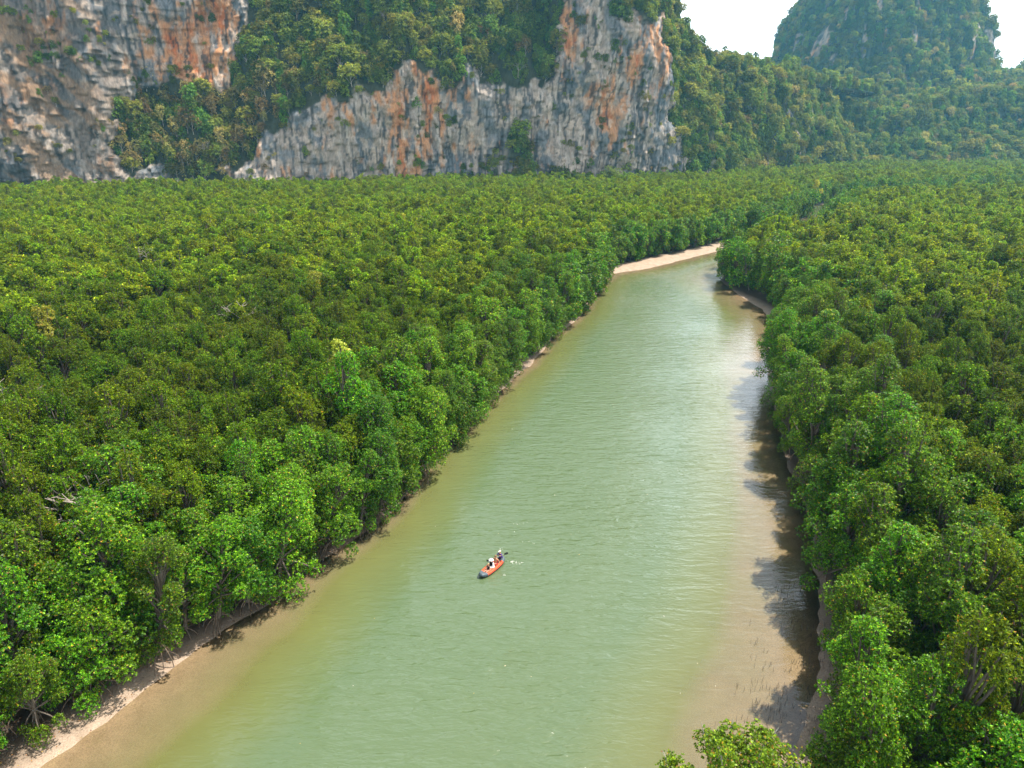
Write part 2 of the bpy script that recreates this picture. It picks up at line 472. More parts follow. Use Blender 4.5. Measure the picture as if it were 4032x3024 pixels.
def rock_colour(s, z, orange, shape):
    c = np.empty(shape + (3,)); c[:] = (0.34, 0.275, 0.225)
    ss = s + (fbm(s / 9.0, z / 9.0, octv=3, seed=30) - 0.5) * 3.5
    c = mixc(c, (0.46, 0.39, 0.33), sstep(0.52, 0.70, fbm(ss / 1.8, z / 17.0, octv=4, seed=35)))
    c = mixc(c, (0.085, 0.095, 0.105), sstep(0.50, 0.62, fbm(ss / 2.4, z / 16.0, octv=4, seed=31)) * 0.85 * sstep(0.38, 0.58, fbm(s / 25.0, z / 30.0, octv=3, seed=33)))
    c = mixc(c, (0.13, 0.15, 0.165), sstep(0.50, 0.64, fbm(ss / 9.0, z / 16.0, octv=5, seed=38)) * 0.8)
    og = fbm(ss / 4.0, z / 14.0, octv=5, seed=41, gain=0.6) * 0.95 - 0.08 + orange
    c = mixc(c, (0.52, 0.25, 0.11), sstep(0.50, 0.68, og) * 0.95)
    c = mixc(c, (0.46, 0.13, 0.035), sstep(0.70, 0.90, og) * 0.85)
    c = mixc(c, (0.54, 0.42, 0.32), sstep(0.60, 0.70, fbm(ss / 3.0, z / 5.0, octv=3, seed=49)) * 0.6)
    c = mixc(c, (0.035, 0.04, 0.042), sstep(0.60, 0.68, fbm(ss / 1.2, z / 12.0, octv=3, seed=47)) * 0.8)
    return c

def blob(S, Z, items):
    r = np.zeros(S.shape)
    for (x, z, rx, rz, a) in items:
        r = np.maximum(r, a * np.exp(-((S - x) / rx) ** 2 - ((Z - z) / rz) ** 2))
    return r

class Wall:
    """a hillside built up from its foot line: column i stands at base[i], row j at height zz[j], pushed back into the hill"""
    def __init__(s, base, n, zz, top, rate, disp, forest, colour, xlim=None):
        B = smooth_line(base, n)
        s.B = B
        T = np.gradient(B, axis=0); T /= np.linalg.norm(T, axis=1)[:, None]
        k = max(3, n // 60)
        for a in range(2): T[:, a] = np.convolve(np.pad(T[:, a], k, mode='edge'), np.ones(2 * k + 1) / (2 * k + 1), 'valid')
        N = np.stack([T[:, 1], -T[:, 0]], -1)
        arc = np.r_[0, np.cumsum(np.linalg.norm(np.diff(B, axis=0), axis=1))]
        S, Z = np.meshgrid(arc, zz, indexing='ij')
        X = np.repeat(B[:, 0:1], len(zz), 1)
        H = np.interp(B[:, 0], [t[0] for t in top], [t[1] for t in top])[:, None] + (fbm(arc / 14.0, arc * 0, octv=3, seed=77)[:, None] - 0.5) * 12
        F = forest(X, Z, S)                       # 0 bare rock .. 1 wooded
        R = rate(X, Z, S, F)
        over = sstep(-14, 6, Z - H)
        R = R * (1 - over) + 3.2 * over
        dz = np.diff(zz, prepend=zz[0])
        off = -np.cumsum(R * dz[None, :], axis=1)
        # even out steps between neighbouring columns
        kk = 9
        off = np.apply_along_axis(lambda v: np.convolve(np.pad(v, kk, mode='edge'), np.ones(2 * kk + 1) / (2 * kk + 1), 'valid'), 0, off)
        off = off + disp(X, Z, S, F)
        zc = np.where(Z < H, Z, H - (Z - H) * 0.12)
        P = np.stack([B[:, 0:1] + N[:, 0:1] * off, B[:, 1:2] + N[:, 1:2] * off, zc], -1)
        s.P, s.F, s.Z, s.X, s.S = P, F, Z, X, S
        s.col = colour(X, Z, S, F)
        s.shape = (n, len(zz))
        du = np.gradient(P, axis=0); dv = np.gradient(P, axis=1)
        nn = np.cross(du, dv)
        s.area = np.linalg.norm(nn, axis=-1)
        s.nrm = nn / (s.area[..., None] + 1e-9)
    def mesh(s, name):
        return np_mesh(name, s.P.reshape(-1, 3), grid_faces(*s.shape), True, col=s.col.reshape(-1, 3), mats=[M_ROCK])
    def scatter(s, density, mask, seed):
        """tree feet: density per square metre where mask says so"""
        r = np.random.default_rng(seed)
        e = s.area * density * mask
        idx = np.argwhere(r.random(e.shape) < e)
        P = s.P[idx[:, 0], idx[:, 1]]
        return P, idx

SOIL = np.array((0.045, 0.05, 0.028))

# --- big cliff on the far side of the forest
CL_BASE = [(-620, 270), (-400, 335), (-276, 378), (-150, 414), (-32, 446), (60, 464), (120, 476), (160, 500), (178, 545), (185, 640)]
CL_TOP = [(-620, 235), (20, 235), (92, 210), (126, 155), (148, 122), (166, 102), (184, 90), (210, 82)]
# lower limit of the woods hanging above the bare rock: plan x -> height
ROCKTOP = [(-700, 140), (-242, 140), (-220, 110), (-210, 14), (-150, 12), (-142, 30), (-108, 50), (-72, 57), (-66, 70), (-44, 68), (-12, 62), (24, 66), (27, 96), (30, 128),
           (44, 122), (54, 100), (74, 92), (86, 98), (96, 84), (102, 58), (107, 28), (114, 6), (220, 2)]
_rx = [a for a, b in ROCKTOP]; _rz = [b for a, b in ROCKTOP]

def cl_forest(X, Z, S):
    wob = (fbm(S / 9.0, Z / 9.0, octv=4, seed=51) - 0.5)
    lim = np.interp(X + wob * 16, _rx, _rz)
    f = sstep(-3, 3, Z + wob * 26 - lim)
    # bare upper wall above the woods on the left
    up = sstep(-4, 4, Z + wob * 22 - np.interp(X, [-400, -228, -188, -168, -154, -142, -130], [30, 34, 66, 58, 62, 92, 200])) * sstep(-120, -136, X + wob * 10)
    f = f * (1 - up)
    # greenery hanging in the cave left of the buttress
    f = np.maximum(f, blob(X, Z, [(2, 16, 6, 20, 1.3), (-14, 10, 6, 12, 1.0), (26, 6, 24, 7, 1.3), (80, 120, 14, 16, 1.1), (52, 112, 16, 10, 1.0)]) * (0.3 + 1.2 * sstep(0.4, 0.6, wob + 0.5)) )
    return np.clip(f, 0, 1)

def cl_rate(X, Z, S, F):
    lim = np.interp(X, _rx, _rz)
    G = sstep(-6, 8, Z - lim) * (1 - sstep(-4, 4, Z - np.interp(X, [-400, -228, -188, -168, -154, -142, -130], [30, 34, 66, 58, 62, 92, 200])) * sstep(-120, -136, X))
    r = 0.62 * G + 0.06 * (1 - G)
    r = r - 0.17 * (1 - G) * sstep(-165, -150, X) * sstep(106, 92, X)      # the long wall hangs over its foot
    return r + 0.03 * (1 - G) * sstep(-225, -245, X)

def cl_disp(X, Z, S, F):
    R = 1 - F
    big = (fbm(S / 34.0, Z / 46.0, octv=4, seed=61) - 0.5) * 34
    flute = (fbm(S / 4.5, Z / 25.0, octv=4, seed=63) - 0.5) * 6.5
    rough = (fbm(S / 5.0, Z / 9.0, octv=5, seed=65) - 0.5) * 5.0
    SL = S + Z * (vnoise(S / 60.0, Z * 0, seed=68) - 0.5) * 0.9 + (fbm(S / 12.0, Z / 12.0, octv=3, seed=69) - 0.5) * 7
    m1 = sstep(0.35, 0.65, fbm(S / 22.0, Z / 30.0, octv=2, seed=74)); m2 = sstep(0.35, 0.65, fbm(S / 15.0, Z / 20.0, octv=2, seed=75))
    dr = drapery(SL, Z, 5.6, 24, 71) * 4.6 * m1 + drapery(SL + 1.7, Z, 3.1, 13, 72) * 3.0 * m2 + drapery(SL + 0.6, Z + 5, 1.8, 8, 73) * 1.8 * (1 - 0.6 * m1)
    ledge = (fbm(S / 18.0, Z / 7.0, octv=3, seed=76) - 0.5) * 2.5
    cave = blob(X, Z, [(8, 12, 16, 22, 9), (-30, 22, 7, 10, 6), (-96, 100, 10, 14, 5), (70, 62, 9, 11, 6), (-184, 84, 12, 16, 9), (-162, 96, 6, 9, 6)])
    butt = blob(X, Z, [(58, 66, 26, 60, 9), (-262, 60, 18, 80, 7)])
    return big * (0.55 + 0.45 * F) + R * (flute * 0.6 + dr + ledge - cave) + rough * (0.5 + 0.5 * R) + butt

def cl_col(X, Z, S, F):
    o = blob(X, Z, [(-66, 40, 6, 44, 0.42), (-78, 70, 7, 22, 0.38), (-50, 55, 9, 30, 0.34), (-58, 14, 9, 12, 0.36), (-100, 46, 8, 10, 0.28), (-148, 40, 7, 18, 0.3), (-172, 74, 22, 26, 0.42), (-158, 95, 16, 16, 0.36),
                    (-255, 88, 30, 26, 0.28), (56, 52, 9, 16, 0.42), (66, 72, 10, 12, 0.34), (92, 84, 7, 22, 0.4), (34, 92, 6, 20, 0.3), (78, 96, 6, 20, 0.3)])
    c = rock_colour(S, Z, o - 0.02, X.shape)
    c = mixc(c, (0.15, 0.125, 0.105), 0.5 * sstep(-195, -215, X) * sstep(0.40, 0.55, fbm(S / 7.0, Z / 12.0, octv=4, seed=57)))   # shade of the left face mixed into the rock colour as dark patches
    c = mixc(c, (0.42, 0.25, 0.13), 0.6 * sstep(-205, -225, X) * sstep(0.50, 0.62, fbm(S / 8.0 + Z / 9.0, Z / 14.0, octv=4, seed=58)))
    c = c * (1 - 0.28 * sstep(-195, -215, X))[..., None]  # whole left face dimmed in its colour to stand for shade
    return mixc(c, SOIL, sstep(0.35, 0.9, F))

zz1 = np.r_[np.arange(0, 118, 0.55), np.linspace(119, 330, 40)]
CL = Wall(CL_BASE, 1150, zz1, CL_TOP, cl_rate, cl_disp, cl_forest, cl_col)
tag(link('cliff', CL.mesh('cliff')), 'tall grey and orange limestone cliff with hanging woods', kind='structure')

# --- wooded pinnacled hill to the right of it
H2_BASE = [(90, 600), (132, 545), (168, 532), (215, 572), (262, 622), (322, 662), (400, 668), (520, 672), (760, 690), (1100, 720)]
H2_TOP = [(90, 80), (165, 80), (215, 84), (262, 80), (322, 74), (380, 46), (440, 66), (500, 76), (560, 70), (760, 95), (1100, 110)]
def h2_rate(X, Z, S, F):
    lowr = sstep(285, 340, X)
    r = 0.42 + 0.1 * np.sin(Z / 7.0 + S / 40.0)
    return r * (1 - lowr) + lowr * np.where(Z < 34, 2.2, 0.75)
def h2_disp(X, Z, S, F):
    big = (fbm(S / 22.0, Z / 60.0, octv=3, seed=81) - 0.5) * 48
    mid = (fbm(S / 9.0, Z / 20.0, octv=3, seed=82) - 0.5) * 12
    return (big + mid) * (1 - 0.6 * sstep(300, 350, X))
def h2_forest(X, Z, S):
    return 1 - sstep(0.64, 0.70, fbm(S / 16.0, Z / 24.0, octv=3, seed=84)) * sstep(330, 290, X) * sstep(62, 45, Z)
def h2_col(X, Z, S, F):
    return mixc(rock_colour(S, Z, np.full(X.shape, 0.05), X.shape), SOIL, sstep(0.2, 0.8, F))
H2 = Wall(H2_BASE, 520, np.r_[np.arange(0, 96, 1.0), np.linspace(97, 160, 20)], H2_TOP, h2_rate, h2_disp, h2_forest, h2_col)
tag(link('hill', H2.mesh('hill')), 'wooded karst hill with vine-covered pinnacles', kind='structure')

class Tower:
    """a free-standing karst dome: rings of radius r(z) round a leaning axis"""
    def __init__(s, cx, cy, prof, lean, nth, nz, amp, seed, sy=0.85, rock=0.66):
        pz = [p[0] for p in prof]; pr = [p[1] for p in prof]
        t = np.linspace(0, 1, nz)
        arc = np.r_[0, np.cumsum(np.hypot(np.diff(pz), np.diff(pr)))]
        zz = np.interp(t * arc[-1], arc, pz); rr = np.interp(t * arc[-1], arc, pr)
        th = np.linspace(0, 2 * np.pi, nth, endpoint=False)
        TH, Z = np.meshgrid(th, zz, indexing='ij'); R = np.repeat(rr[None], nth, 0)
        ux, uy = np.cos(TH), np.sin(TH)
        k = max(pr)
        d = (fbm(ux * k / 42 + 50, uy * k / 42 + 50, Z / 90.0, octv=4, seed=seed) - 0.5) * amp + (fbm(ux * k / 13 + 50, uy * k / 13 + 50, Z / 32.0, octv=3, seed=seed + 3) - 0.5) * amp * 0.45
        R = R + d * sstep(0, 60, rr)[None]
        P = np.stack([cx + lean * Z + R * ux, cy + R * uy * sy, Z], -1)
        s.P, s.shape, s.Z = P, (nth, nz), Z
        S = TH * k
        s.F = 1 - sstep(rock, rock + 0.05, fbm(ux * k / 20 + 9, uy * k / 20 + 9, Z / 45.0, octv=3, seed=seed + 7)) * sstep(30, 60, Z)
        s.col = mixc(rock_colour(S, Z, np.full(Z.shape, 0.08), Z.shape), SOIL, sstep(0.2, 0.8, s.F))
        du = np.roll(P, -1, 0) - np.roll(P, 1, 0); dv = np.gradient(P, axis=1)
        nn = np.cross(du / 2, dv)
        s.area = np.linalg.norm(nn, axis=-1)
        s.nrm = nn / (s.area[..., None] + 1e-9)
    def mesh(s, name):
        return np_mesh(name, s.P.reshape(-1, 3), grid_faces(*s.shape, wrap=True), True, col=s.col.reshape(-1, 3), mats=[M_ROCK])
    scatter = Wall.scatter

MT = Tower(470, 1000, [(-5, 300), (30, 270), (62, 200), (84, 158), (112, 132), (150, 119), (190, 98), (222, 72), (244, 42), (254, 16), (256, 0.5)], -0.02, 420, 160, 28, 91, rock=0.61)
tag(link('mountain', MT.mesh('mountain')), 'hazy dome-shaped karst mountain behind the woods', kind='structure')
M2 = Tower(1330, 1750, [(-5, 260), (90, 170), (150, 120), (190, 70), (205, 1)], 0.0, 160, 70, 40, 95)
tag(link('far_hill', M2.mesh('far_hill')), 'small pale hill far off at the frame edge', kind='structure')
M3 = Tower(760, 1050, [(-5, 250), (60, 190), (95, 120), (112, 60), (118, 1)], 0.0, 200, 70, 40, 97, rock=0.9)
tag(link('low_hill', M3.mesh('low_hill')), 'low wooded hill beside the dome mountain', kind='structure')

# ------------------------------------------------------------------ tree prototypes
def unit(v): return v / (np.linalg.norm(v, axis=-1, keepdims=True) + 1e-9)

def leaves_mesh(name, pos, axis, per, L, W, r, colfn, spread=(35, 75), mat=M_LEAF):
    """rosettes of leaves: each leaf one bent quad with its own colour"""
    n = len(pos)
    ref = np.where(np.abs(axis[:, 2:3]) > 0.9, np.array([[1., 0, 0]]), np.array([[0, 0, 1.]]))
    u = unit(np.cross(axis, ref)); v = np.cross(axis, u)
    ph = (np.arange(per)[None] * (2 * np.pi / per) + r.random((n, 1)) * 6.28 + r.normal(0, 0.25, (n, per)))
    al = np.radians(r.uniform(spread[0], spread[1], (n, per)))
    rad = np.cos(ph)[..., None] * u[:, None] + np.sin(ph)[..., None] * v[:, None]
    d = unit(np.cos(al)[..., None] * axis[:, None] + np.sin(al)[..., None] * rad)
    side = unit(np.cross(np.broadcast_to(axis[:, None], d.shape), d))
    side = unit(side + r.normal(0, 0.35, side.shape))
    ll = L * r.uniform(0.7, 1.2, (n, per, 1)); ww = W * r.uniform(0.75, 1.2, (n, per, 1))
    p0 = pos[:, None] + d * ll * 0.08
    mid = pos[:, None] + d * ll * 0.58
    tip = pos[:, None] + d * ll - np.array([0, 0, 0.12]) * ll
    V = np.stack([p0, mid + side * ww * 0.5, tip, mid - side * ww * 0.5], 2).reshape(-1, 3)
    F = np.arange(len(V)).reshape(-1, 4)
    return np_mesh(name, V, F, False, col=colfn(len(F), V.reshape(-1, 4, 3).mean(1), r), mats=[mat])

def leaf_cols(base, young, yellow=0.012, brown=0.006, amount=0.35):
    base, young = np.array(base), np.array(young)
    def f(n, c, r):
        t = r.random(n) ** 2
        col = base[None] * (1 - t[:, None]) + young[None] * t[:, None]
        col = col * np.exp(r.normal(0, amount, n))[:, None]
        q = r.random(n)
        col[q < yellow] = np.array((0.62, 0.36, 0.03)) * r.uniform(0.6, 1.1, ((q < yellow).sum(), 1))
        b = q > 1 - brown
        col[b] = np.array((0.34, 0.17, 0.07)) * r.uniform(0.5, 1.1, (b.sum(), 1))
        return np.clip(col, 0, 0.85)
    return f

def crown_points(r, H, z0, R, nl, nros, shape, lr=(0.26, 0.42), up=0.6):
    """lobes inside an egg-shaped envelope, rosettes on the outside of the lobes"""
    h = r.random(nl) ** 0.8
    h[0] = 0.93
    ang = np.arange(nl) * 2.39996 + r.normal(0, 0.4, nl)
    env = R * shape(h)
    rr = R * r.uniform(lr[0], lr[1], nl) * (0.7 + 0.3 * shape(h))
    dist = np.clip(env - rr * 0.5, 0, None) * r.uniform(0.35, 1.15, nl)
    C = np.stack([np.cos(ang) * dist, np.sin(ang) * dist, z0 + h * (H - z0) - rr * 0.4 * (h > 0.8)], -1)
    n = nros * 4
    pick = r.choice(nl, n, p=rr ** 2 / (rr ** 2).sum())
    d = unit(r.normal(0, 1, (n, 3)) + np.array([0, 0, 0.35]))
    bump = 0.62 + 0.75 * fbm(d[:, 0] * 2.2 + pick * 3.7, d[:, 1] * 2.2, d[:, 2] * 2.2, octv=2, seed=5)
    p = C[pick] + d * (rr[pick] * r.uniform(0.66, 1.08, n) * bump)[:, None] * np.array([1, 1, 1.25])
    dd = np.linalg.norm(p[:, None] - C[None], axis=-1) / rr[None]
    dd[np.arange(n), pick] = 9
    ok = (dd.min(1) > 0.70) & (p[:, 2] > z0 * 0.6)
    p, d = p[ok][:nros], d[ok][:nros]
    out = unit(np.stack([p[:, 0], p[:, 1], 0.4 * (p[:, 2] - (z0 + H) / 2)], -1))
    ax = unit(d * 0.5 + out * 0.5 + np.array([0, 0, up]) + r.normal(0, 0.25, d.shape))
    return p, ax, C, rr

egg = lambda h: np.sqrt(np.clip(1 - ((h - 0.38) / 0.66) ** 2, 0.02, 1))
dome = lambda h: np.sqrt(np.clip(1 - (h * 0.97) ** 2.2, 0.02, 1))

def branch_paths(r, C, H, base_r, foot=(0, 0, 0), split=0.3):
    foot = np.array(foot, float)
    top = np.array([r.normal(0, 0.25), r.normal(0, 0.25), H * 0.86])
    n = 7
    t = np.linspace(0, 1, n)[:, None]
    trunk = foot * (1 - t) + top * t + np.sin(t * 5 + r.random() * 6) * np.array([[0.14, 0.1, 0]])
    paths = [(trunk, base_r * (1 - 0.8 * t[:, 0]))]
    for c in C:
        h = min(max(c[2] / H - r.uniform(0.15, 0.35), split), 0.8)
        i = h * (n - 1); k = int(i); a = trunk[k] + (trunk[min(k + 1, n - 1)] - trunk[k]) * (i - k)
        m = (a + c) / 2 + np.array([r.normal(0, 0.15), r.normal(0, 0.15), -0.15 + r.random() * 0.3])
        paths.append((np.array([a, m, c, c + (c - m) * 0.35]), base_r * np.array([0.42, 0.3, 0.18, 0.07])))
    return paths

def prop_root_paths(r, n, reach):
    out = []
    for i in range(n):
        a = i * 2.39996 + r.random() * 0.7; R = reach * r.uniform(0.45, 1.0); h = r.uniform(0.7, 1.9)
        t = np.linspace(0, 1, 6)
        x = R * (t ** 0.8); z = h * (1 - t ** 2.1) - 0.45 * (t == 1)
        out.append((np.stack([np.cos(a + 0.3 * t) * x, np.sin(a + 0.3 * t) * x, z], -1), np.linspace(0.06, 0.04, 6)))
    return out

def make_mangrove(seed, H, R, z0, nl, nros, per, L, W, cols, roots, shape=egg, bark=M_BARK, mat=M_LEAF, lr=(0.26, 0.42), up=0.6, sides=5):
    r = np.random.default_rng(seed)
    p, ax, C, rr = crown_points(r, H, z0, R, nl, nros, shape, lr, up)
    crown = leaves_mesh('crown', p, ax, per, L, W, r, cols, mat=mat)
    v, f = tubes(branch_paths(r, C, H, 0.02 * H, (0, 0, 1.0 if roots else -0.3)), sides)
    trunk = np_mesh('trunk', v, f, True, mats=[bark])
    root = None
    if roots:
        v, f = tubes(prop_root_paths(r, roots, 1.9), 4)
        root = np_mesh('prop_roots', v, f, True, mats=[M_ROOT])
    return dict(crown=crown, trunk=trunk, prop_roots=root, H=H, R=R)

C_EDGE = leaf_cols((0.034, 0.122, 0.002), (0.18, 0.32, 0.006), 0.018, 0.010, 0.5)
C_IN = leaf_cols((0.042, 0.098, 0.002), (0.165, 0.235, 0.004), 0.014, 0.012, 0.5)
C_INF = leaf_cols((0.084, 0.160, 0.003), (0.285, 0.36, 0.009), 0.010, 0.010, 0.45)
C_PALE = leaf_cols((0.26, 0.32, 0.03), (0.50, 0.48, 0.07), 0.01, 0.01)
C_ROUND = leaf_cols((0.085, 0.185, 0.006), (0.25, 0.36, 0.016), 0.03, 0.03)

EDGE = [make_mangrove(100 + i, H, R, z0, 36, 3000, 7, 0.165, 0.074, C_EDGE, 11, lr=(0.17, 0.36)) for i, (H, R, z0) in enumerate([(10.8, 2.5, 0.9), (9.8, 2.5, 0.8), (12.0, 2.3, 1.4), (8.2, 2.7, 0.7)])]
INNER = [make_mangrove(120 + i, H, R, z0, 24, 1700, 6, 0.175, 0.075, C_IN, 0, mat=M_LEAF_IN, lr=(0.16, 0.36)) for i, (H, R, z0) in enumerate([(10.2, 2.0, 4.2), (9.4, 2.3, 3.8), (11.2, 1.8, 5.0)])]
EDGE_FAR = [make_mangrove(140 + i, H, R, z0, 24, 700, 6, 0.37, 0.165, C_EDGE, 0, lr=(0.17, 0.36), sides=3) for i, (H, R, z0) in enumerate([(10.6, 2.4, 0.9), (9.6, 2.4, 0.9)])]
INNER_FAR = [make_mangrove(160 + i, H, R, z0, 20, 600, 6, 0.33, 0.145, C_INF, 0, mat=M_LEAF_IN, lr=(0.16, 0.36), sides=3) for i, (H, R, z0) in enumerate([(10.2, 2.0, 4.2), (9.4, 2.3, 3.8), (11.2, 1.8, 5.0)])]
PALE = make_mangrove(180, 12.6, 2.5, 5.0, 12, 620, 6, 0.34, 0.15, C_PALE, 0, shape=dome)

def place(proto, name, loc, rz, scale, label, cat, group=None):
    e = empty(name, loc, rz)
    e.scale = scale
    for k in ('trunk', 'prop_roots', 'crown'):
        if proto.get(k): link(k, proto[k], e)
    return tag(e, label, cat, group)

# scatter object: geometry nodes put the same trunk and crown meshes on the points of one mesh
def scatter_object(name, pts, rot, scl, var, sources, label):
    me = bpy.data.meshes.new(name)
    me.vertices.add(len(pts)); me.vertices.foreach_set('co', np.ascontiguousarray(pts, dtype=np.float32).ravel())
    a = me.attributes.new('rot', 'FLOAT_VECTOR', 'POINT'); a.data.foreach_set('vector', np.ascontiguousarray(rot, dtype=np.float32).ravel())
    a = me.attributes.new('scl', 'FLOAT_VECTOR', 'POINT'); a.data.foreach_set('vector', np.ascontiguousarray(scl, dtype=np.float32).ravel())
    a = me.attributes.new('var', 'INT', 'POINT'); a.data.foreach_set('value', np.ascontiguousarray(var, dtype=np.int32))
    o = link(name, me)
    g = bpy.data.node_groups.new(name, 'GeometryNodeTree')
    g.interface.new_socket('Geometry', in_out='INPUT', socket_type='NodeSocketGeometry')
    g.interface.new_socket('Geometry', in_out='OUTPUT', socket_type='NodeSocketGeometry')
    n, l = g.nodes, g.links
    gi = n.new('NodeGroupInput'); go = n.new('NodeGroupOutput')
    def attr(nm, t):
        x = n.new('GeometryNodeInputNamedAttribute'); x.data_type = t; x.inputs['Name'].default_value = nm
        return x.outputs['Attribute']
    R, S, V = attr('rot', 'FLOAT_VECTOR'), attr('scl', 'FLOAT_VECTOR'), attr('var', 'INT')
    e2r = n.new('FunctionNodeEulerToRotation'); l.new(R, e2r.inputs[0])
    m2p = n.new('GeometryNodeMeshToPoints'); l.new(gi.outputs[0], m2p.inputs['Mesh'])
    jn = n.new('GeometryNodeJoinGeometry')
    for k, objs in enumerate(sources):
        cmp = n.new('FunctionNodeCompare'); cmp.data_type = 'INT'; cmp.operation = 'EQUAL'
        ins = [s for s in cmp.inputs if s.type == 'INT']
        l.new(V, ins[0]); ins[1].default_value = k
        for ob in objs:
            oi = n.new('GeometryNodeObjectInfo'); oi.transform_space = 'ORIGINAL'; oi.inputs['Object'].default_value = ob
            oi.inputs['As Instance'].default_value = True
            ip = n.new('GeometryNodeInstanceOnPoints')
            l.new(m2p.outputs['Points'], ip.inputs['Points']); l.new(cmp.outputs['Result'], ip.inputs['Selection'])
            l.new(oi.outputs['Geometry'], ip.inputs['Instance'])
            l.new(e2r.outputs[0], ip.inputs['Rotation']); l.new(S, ip.inputs['Scale'])
            l.new(ip.outputs['Instances'], jn.inputs['Geometry'])
    l.new(jn.outputs[0], go.inputs[0])
    md = o.modifiers.new('scatter', 'NODES'); md.node_group = g
    return tag(o, label, kind='stuff')

# ------------------------------------------------------------------ mangrove forest
def project(P):
    """camera x, y in half-frames (|x|<1, |y|<0.75 inside) and depth"""
    cp, sp = math.cos(math.radians(PITCH)), math.sin(math.radians(PITCH))
    dz = P[:, 2] - CAM_H
    dep = P[:, 1] * cp - dz * sp
    vy = P[:, 1] * sp + dz * cp
    k = cam_d.lens / 18.0
    return P[:, 0] / np.maximum(dep, 0.1) * k, vy / np.maximum(dep, 0.1) * k, dep

def forest_points():
    out = []
    # cells grow with distance so that the canopy stays closed everywhere
    for (y0, y1, step) in ((8, 130, 2.2), (130, 300, 2.75), (300, 720, 3.3)):
        wmax = 0.76 * y1 + 30
        gx = np.arange(-wmax, wmax, step); gy = np.arange(y0, y1, step)
        X, Y = [a.ravel() for a in np.meshgrid(gx, gy)]
        X = X + rng.uniform(-0.42, 0.42, X.shape) * step; Y = Y + rng.uniform(-0.42, 0.42, Y.shape) * step
        k = np.abs(X) < 0.76 * (Y + 14) + 16
        out.append(np.stack([X[k], Y[k]], -1))
    P = np.concatenate(out)
    # not behind the foot of the cliff and the hill
    cliffy = np.interp(P[:, 0], [p[0] for p in CL_BASE[:-2]], [p[1] for p in CL_BASE[:-2]])
    h2y = np.interp(P[:, 0], [165, 215, 262, 322, 400, 520, 760], [520, 572, 622, 662, 668, 672, 690])
    lim = np.where(P[:, 0] < 150, cliffy, h2y) - 3
    P = P[P[:, 1] < lim]
    z, d, left = ground_z(P[:, 0], P[:, 1])
    marg = np.where(left, np.interp(P[:, 1], *MARG_L), np.interp(P[:, 1], *MARG_R))
    k = d > marg
    return P[k], z[k], (d - marg)[k], left[k]

FP, FZ, FD, FL = forest_points()
# thin out a few gaps inside the forest
gap = fbm(FP[:, 0] / 7.0, FP[:, 1] / 7.0, octv=2, seed=201)
keep = (gap < 0.77) | (FD < 5)
FP, FZ, FD, FL = FP[keep], FZ[keep], FD[keep], FL[keep]
NF = len(FP)
edge = FD < np.where(FP[:, 1] < 70, 5.5, 4.2) + rng.normal(0, 1.0, NF)
edge |= (FD < 14) & (rng.random(NF) < 0.18)
dist = np.hypot(FP[:, 0], FP[:, 1])
hn = fbm(FP[:, 0] / 18.0, FP[:, 1] / 18.0, octv=3, seed=203)
SC = (0.80 + 0.42 * hn + rng.normal(0, 0.11, NF))
SC *= np.where(FD < 1.8, 0.9, 1.0)
SC = np.clip(SC, 0.62, 1.25)
WID = rng.uniform(0.88, 1.2, NF) * np.where(dist > 120, 1.12, np.where(edge, 1.0, 0.92))
ROT = rng.uniform(0, 6.283, NF)
# lean: trees at the water tip outwards over it
eps = 0.6
dx = river_info(FP[:, 0] + eps, FP[:, 1])[0] - river_info(FP[:, 0] - eps, FP[:, 1])[0]
dy = river_info(FP[:, 0], FP[:, 1] + eps)[0] - river_info(FP[:, 0], FP[:, 1] - eps)[0]
nrm = np.hypot(dx, dy) + 1e-6
lean = np.where(FD < 2.4, np.where(FL | (FP[:, 1] > 75), 0.2, 0.07), 0.0) + np.abs(rng.normal(0, 0.03, NF))
LX, LY = -dx / nrm * lean, -dy / nrm * lean

def lean_euler(rz, lx, ly):
    """euler whose up axis tips by (lx, ly)"""
    q = Vector((0, 0, 1)).rotation_difference(Vector((lx, ly, 1)).normalized()).to_matrix().to_4x4() @ Matrix.Rotation(rz, 4, 'Z')
    return q.to_euler()

top3 = np.column_stack([FP, FZ + 8.0])
sx, sy, dep = project(top3)
inframe = (np.abs(sx) < 1.04) & (np.abs(sy) < 0.80) & (dep > 5)
order = np.argsort(np.where(inframe, dist, 1e9))
single = order[:292]
is_single = np.zeros(NF, bool); is_single[single] = True

def mangrove_zone(i):
    x, y = FP[i]; side = 'left' if FL[i] else 'right'
    if FD[i] < 3.2:
        if FL[i]:
            if y < 47: return 'bright green stilt-rooted mangrove above the sandy strip in the lower left corner'
            if y < 62: return 'bright green mangrove leaning over the left bank level with the kayak'
            return 'bright green mangrove leaning over the left waterline beyond the kayak'
        if y < 48: return 'bright green mangrove on the right bank beside the flat of pencil roots'
        if y < 70: return 'bright green mangrove at the right waterline level with the kayak'
        return 'bright green mangrove at the right waterline beyond the kayak'
    tone = ('tall ' if SC[i] > 1.06 else 'low ' if SC[i] < 0.93 else '') + ('broad ' if WID[i] > 1.09 else 'slender ' if WID[i] < 0.98 else '') + ('bright green' if edge[i] else 'olive green')
    row = 'second row' if FD[i] < 8 else 'deep'
    if row == 'second row':
        return f'{tone} mangrove behind the waterside trees of the {side} bank' + (', near side' if y < 52 else ', farther along')
    return f'{tone} mangrove in the {side} forest' + (' at the lower frame edge' if y < 52 else ' level with the kayak' if y < 62 else ' beyond the kayak, towards the frame edge' if abs(x) > 45 else ' beyond the kayak, nearer the river')

